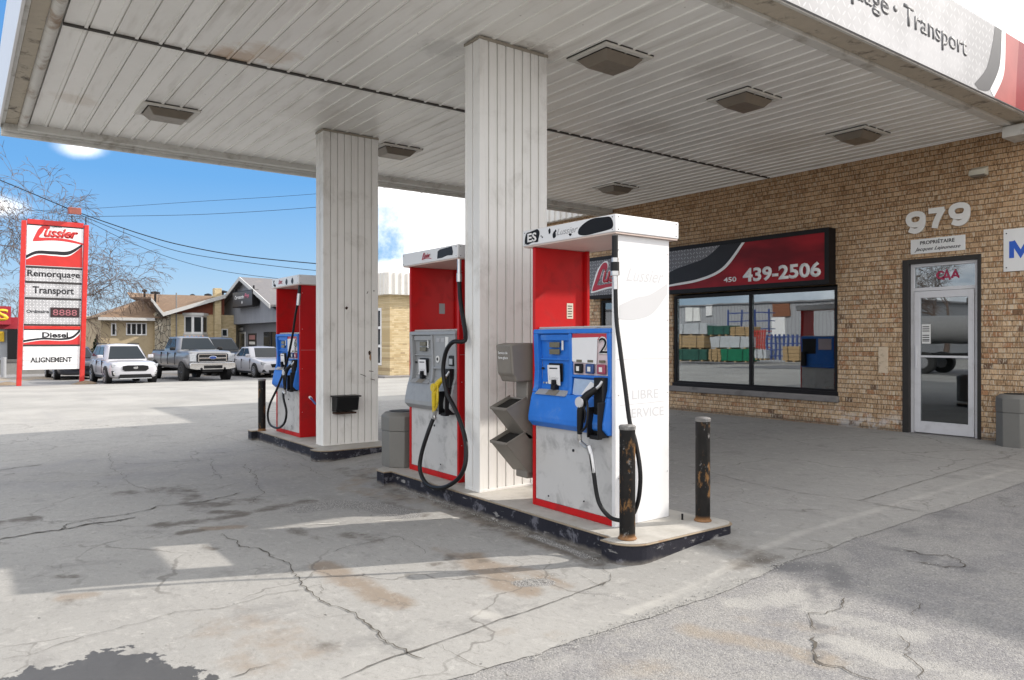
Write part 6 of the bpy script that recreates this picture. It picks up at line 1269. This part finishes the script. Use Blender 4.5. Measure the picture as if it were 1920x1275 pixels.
# ================================================================ OVERHEAD CABLES
def cable(lab, pts, r=.02, d=42):
    P_ = [at_d(px, py, d*k_) for (px, py, *kk) in pts for k_ in [kk[0] if kk else 1]]; c = catmull(P_, 8)
    o = MB().tube(c, r, 5).build('overhead_cable', VBLK); b = Vector(c[0]); single(o, b, lab, 'cable', 'overhead cables above the parked cars')
cable('thick twisted overhead cable passing just below the floodlight box', [(-60, 310), (0, 337), (60, 362), (127, 390), (167, 405), (207, 419), (270, 440), (340, 459), (450, 479), (596, 494), (700, 500)], .023, 36)
cable('overhead cable just under the thick one, sloping down right of the sign', [(120, 388), (171, 411), (260, 446), (340, 472), (450, 490), (596, 507), (700, 512)], .014, 36)
cable('third overhead cable fading behind the grey shop', [(160, 412), (240, 452), (330, 486), (430, 510), (596, 530)], .014, 44)
cable('highest nearly level cable rising right toward the far pillar', [(-40, 386), (0, 388), (67, 394), (180, 390), (360, 378), (592, 363), (900, 335)], .015, 60)
cable('second nearly level cable, below the highest, meeting the far pillar', [(130, 406), (207, 405), (390, 401), (592, 388), (708, 373), (805, 359), (900, 345)], .018, 60)
cable('short cable from the left edge dropping toward the tree top', [(-30, 354), (0, 365), (40, 381), (67, 392), (130, 406)], .014, 60)
# loop of loose wire at the far pillar
o = MB().tube(catmull([(-9.21, 4.5, 2.55), (-9.2, 4.56, 2.6), (-9.2, 4.58, 2.68), (-9.2, 4.53, 2.7)], 5), .006, 5).build('loose_wire', VBLK); single(o, (-9.2, 4.5, 2.6), 'small loop of wire sticking out beside the far pillar edge', 'wire')
# ================================================================ ACROSS THE STREET (seen mirrored in the shop glass)
street = MB().grid([[(x, y, gz(x, y)+.012) for y in (-19, -12)] for x in (-200, -60, -40, -34, -28, -24, -20, 60)]).build('street', pm('street_asphalt', (.13, .13, .135), .9, var=.15)); street['kind'] = 'structure'
def rf_(px, py, y):   # photo pixel in the window reflection -> real point at depth y
    q = at_y(px, py, 2*WY-y); return q.x, q.z
wh = thing('lumber_warehouse', 'grey ribbed metal warehouse of the lumber yard, mirrored in the shop window', 'building', (-40, -34, 0))
m, t, b = material('grey_metal_cladding'); P = t.pos(); u = t.m('FRACT', t.m('DIVIDE', t.sep(P)[0], .3)); c = t.mix(t.ss(t.m('ABSOLUTE', t.m('SUBTRACT', u, .5)), .3, .5), (.33, .34, .36), (.2, .21, .225)); c = t.mix(t.m('MULTIPLY', t.noise(P, .4, 4), .5), c, (.3, .3, .31)); t.put(b.inputs['Base Color'], c); b.inputs['Roughness'].default_value = .6; GMET = m
MB().box((-70, -46, -.3), (-27, -31, 4.5)).build('wall', GMET, wh); MB().box((-70.2, -46.2, 4.501), (-26.8, -30.8, 4.62)).build('roof_edge', pm('roof_edge_grey', (.2, .2, .21), .6), wh)
for px0, px1, py0, py1, mt, nm in ((1285, 1298, 577, 602, STK, 'door'), (1300, 1312, 577, 602, STK, 'door'), (1449, 1480, 569, 592, pm('brown_panel', (.2, .08, .04), .7), 'brown_panel'), (1447, 1472, 594, 632, WINF, 'loading_door'), (1324, 1336, 570, 592, WINF, 'vent')):
    (xa, z1), (xb, z0) = rf_(px0, py0, -31), rf_(px1, py1, -31); MB().box((min(xa, xb), -30.98, z0), (max(xa, xb), -30.85, z1)).build(nm, mt, wh)
def pack(lab, px0, px1, py0, py1, y, mat, wrap=False):
    (xa, z1), (xb, _), (_, z0) = rf_(px0, py0, y), rf_(px1, py0, y), rf_(px0, py1, y); xa, xb = sorted((xa, xb)); o = thing('lumber_pack', lab, 'lumber pack', ((xa+xb)/2, y-.6, z0), 'lumber packs stacked across the street')
    n = 4 if not wrap else 1; hgt = (z1-z0-.1)/n; m_ = MB()
    for k in range(n): m_.box((xa+.02*(k % 2), y-1.2, z0+.1+k*hgt+.004), (xb-.02*((k+1) % 2), y-.01*(k % 2), z0+.1+(k+1)*hgt-.01))
    m_.build('wrap' if wrap else 'boards', mat, o, bevel=.015); m_ = MB()
    for f_ in (.15, .5, .85): x = xa+(xb-xa)*f_; m_.box((x-.06, y-1.2, z0), (x+.06, y, z0+.1))
    m_.build('runner', pm('raw_wood', (.4, .28, .15), .8), o)
    s_ = MB()
    for f_ in (.25, .75): x = xa+(xb-xa)*f_; s_.box((x-.02, y+.0, z0+.1), (x+.02, y+.012, z1))
    s_.build('strap', VBLK, o)
LW = pm('white_wrap', (.42, .44, .46), .5, var=.3, vs=1.5, dirt=(.2, .22, .24), da=.5, ds=2.5, bump=.5, bs=6); LGN = pm('green_wrap', (.008, .14, .07), .4, var=.3, vs=3, bump=.6, bs=6); LDG = pm('dark_green_wrap', (.02, .08, .06), .5, var=.5, vs=3); LTN = pm('lumber_tan', (.34, .235, .12), .8, var=.2, vs=5); LBL = pm('blue_steel', (.03, .06, .2), .5); LRD = pm('red_steel', (.4, .05, .04), .5)
for a in ((1, 1264, 1324, 607, 629, -22.5, LW, 1, 'white wrapped pack on top of the left reflected stack'), (1, 1264, 1318, 629, 653, -22.3, LTN, 0, 'bare tan lumber pack in the middle of the left reflected stack'), (1, 1264, 1323, 653, 676, -22, LDG, 1, 'dark green pack at the bottom of the left reflected stack'),
          (1, 1325, 1366, 610, 630, -22.5, LDG, 1, 'dark green pack on top of the second reflected stack'), (1, 1367, 1404, 612, 632, -22.5, LTN, 0, 'tan pack on top right of the second reflected stack'), (1, 1330, 1404, 631, 653, -22.3, LW, 1, 'long white wrapped pack in the middle of the second reflected stack'),
          (1, 1326, 1349, 653, 677, -22, LTN, 0, 'small tan pack at the bottom between green ones in reflection'), (1, 1350, 1404, 653, 678, -22, LGN, 1, 'bright green wrapped pack at the bottom of the reflected stacks'), (1, 1412, 1434, 655, 674, -22, LW, 1, 'small white pack right of the window mullion in reflection'),
          (1, 1465, 1508, 648, 678, -22, LTN, 0, 'loose tan lumber pile at the right end in reflection')): pack(a[8], a[1], a[2], a[3], a[4], a[5], a[6], bool(a[7]))
def rack(lab, px0, px1, py0, py1, y, mat, nx, nz_):
    (xa, z1), (xb, z0) = rf_(px0, py0, y), rf_(px1, py1, y); xa, xb = sorted((xa, xb)); z0 = max(z0, 0); o = thing('steel_rack', lab, 'rack', ((xa+xb)/2, y, z0)); m_ = MB()
    for k in range(nx+1): x = xa+(xb-xa)*k/nx; m_.box((x-.05, y-.05, z0), (x+.05, y+.05, z1))
    m_.build('uprights', mat, o); m_ = MB()
    for k in range(nz_): z = z0+(z1-z0)*(k+.6)/nz_; m_.box((xa, y-.04, z-.04), (xb, y+.04, z+.04)); m_.box((xa, y-.8, z-.03), (xa+.06, y-.041, z+.03)); m_.box((xb-.06, y-.8, z-.03), (xb, y-.041, z+.03))
    m_.build('beams', mat, o)
rack('tall blue steel rack above the stacks in reflection', 1364, 1440, 582, 625, -25, LBL, 3, 3); rack('red steel rack right of the mullion in reflection', 1412, 1432, 618, 655, -23, LRD, 4, 5); rack('low blue steel rack beside the loose lumber in reflection', 1437, 1500, 627, 675, -22.5, LBL, 8, 4)
for k, (x, y, s_, h_) in enumerate(((-24, -26, 21, 9.5), (-19.5, -24, 22, 9), (-15, -27, 23, 10), (-28, -33, 24, 10))):
    tree('bare_tree', ['leafless tree mirrored in the upper right of the shop window', 'leafless tree mirrored in the door glass behind the white truck', 'leafless tree mirrored at the right of the door transom', 'leafless tree beside the warehouse corner in reflection'][k], (x, y, -.05), h_, .9, s_, depth=6, r0=.18)
# tank truck mirrored in the door
tk = thing('tank_truck', 'white tank truck parked across the street, mirrored in the door glass', 'truck', (-13.5, -13.2, 0))
TW = pm('tank_white', (.2, .2, .2), .5); m_ = MB(); m_.tube([(-17.5, -13.2, 1.95), (-17.4, -13.2, 1.95), (-12.3, -13.2, 1.95), (-12.2, -13.2, 1.95)], [.45, .62, .62, .45], 28); m_.build('tank', TW, tk)
MB().box((-11.9, -14.3, .75), (-10.4, -12.1, 2.6)).build('cab', TW, tk, bevel=.1, seg=3); MB().box((-11.7, -12.095, 1.6), (-10.7, -12.08, 2.4)).build('cab_window', DKG, tk); MB().box((-17.6, -13.6, .75), (-10.5, -12.8, .95)).build('chassis', VBLK, tk)
MB().box((-17.0, -12.6, .5), (-15.6, -12.3, 1.0)).build('tool_box', pm('teal_box', (.05, .3, .3), .5), tk, bevel=.02)
for x in (-16.6, -15.4, -11.2):
    for y in (-14.1, -12.3): w_ = MB().cyl((x, y-.14, .5), (x, y+.14, .5), .5, 28).build('wheel', TYR, tk, bevel=.03); MB().cyl((x, y+.141, .5), (x, y+.16, .5), .26, 16).build('rim', RIM, w_)
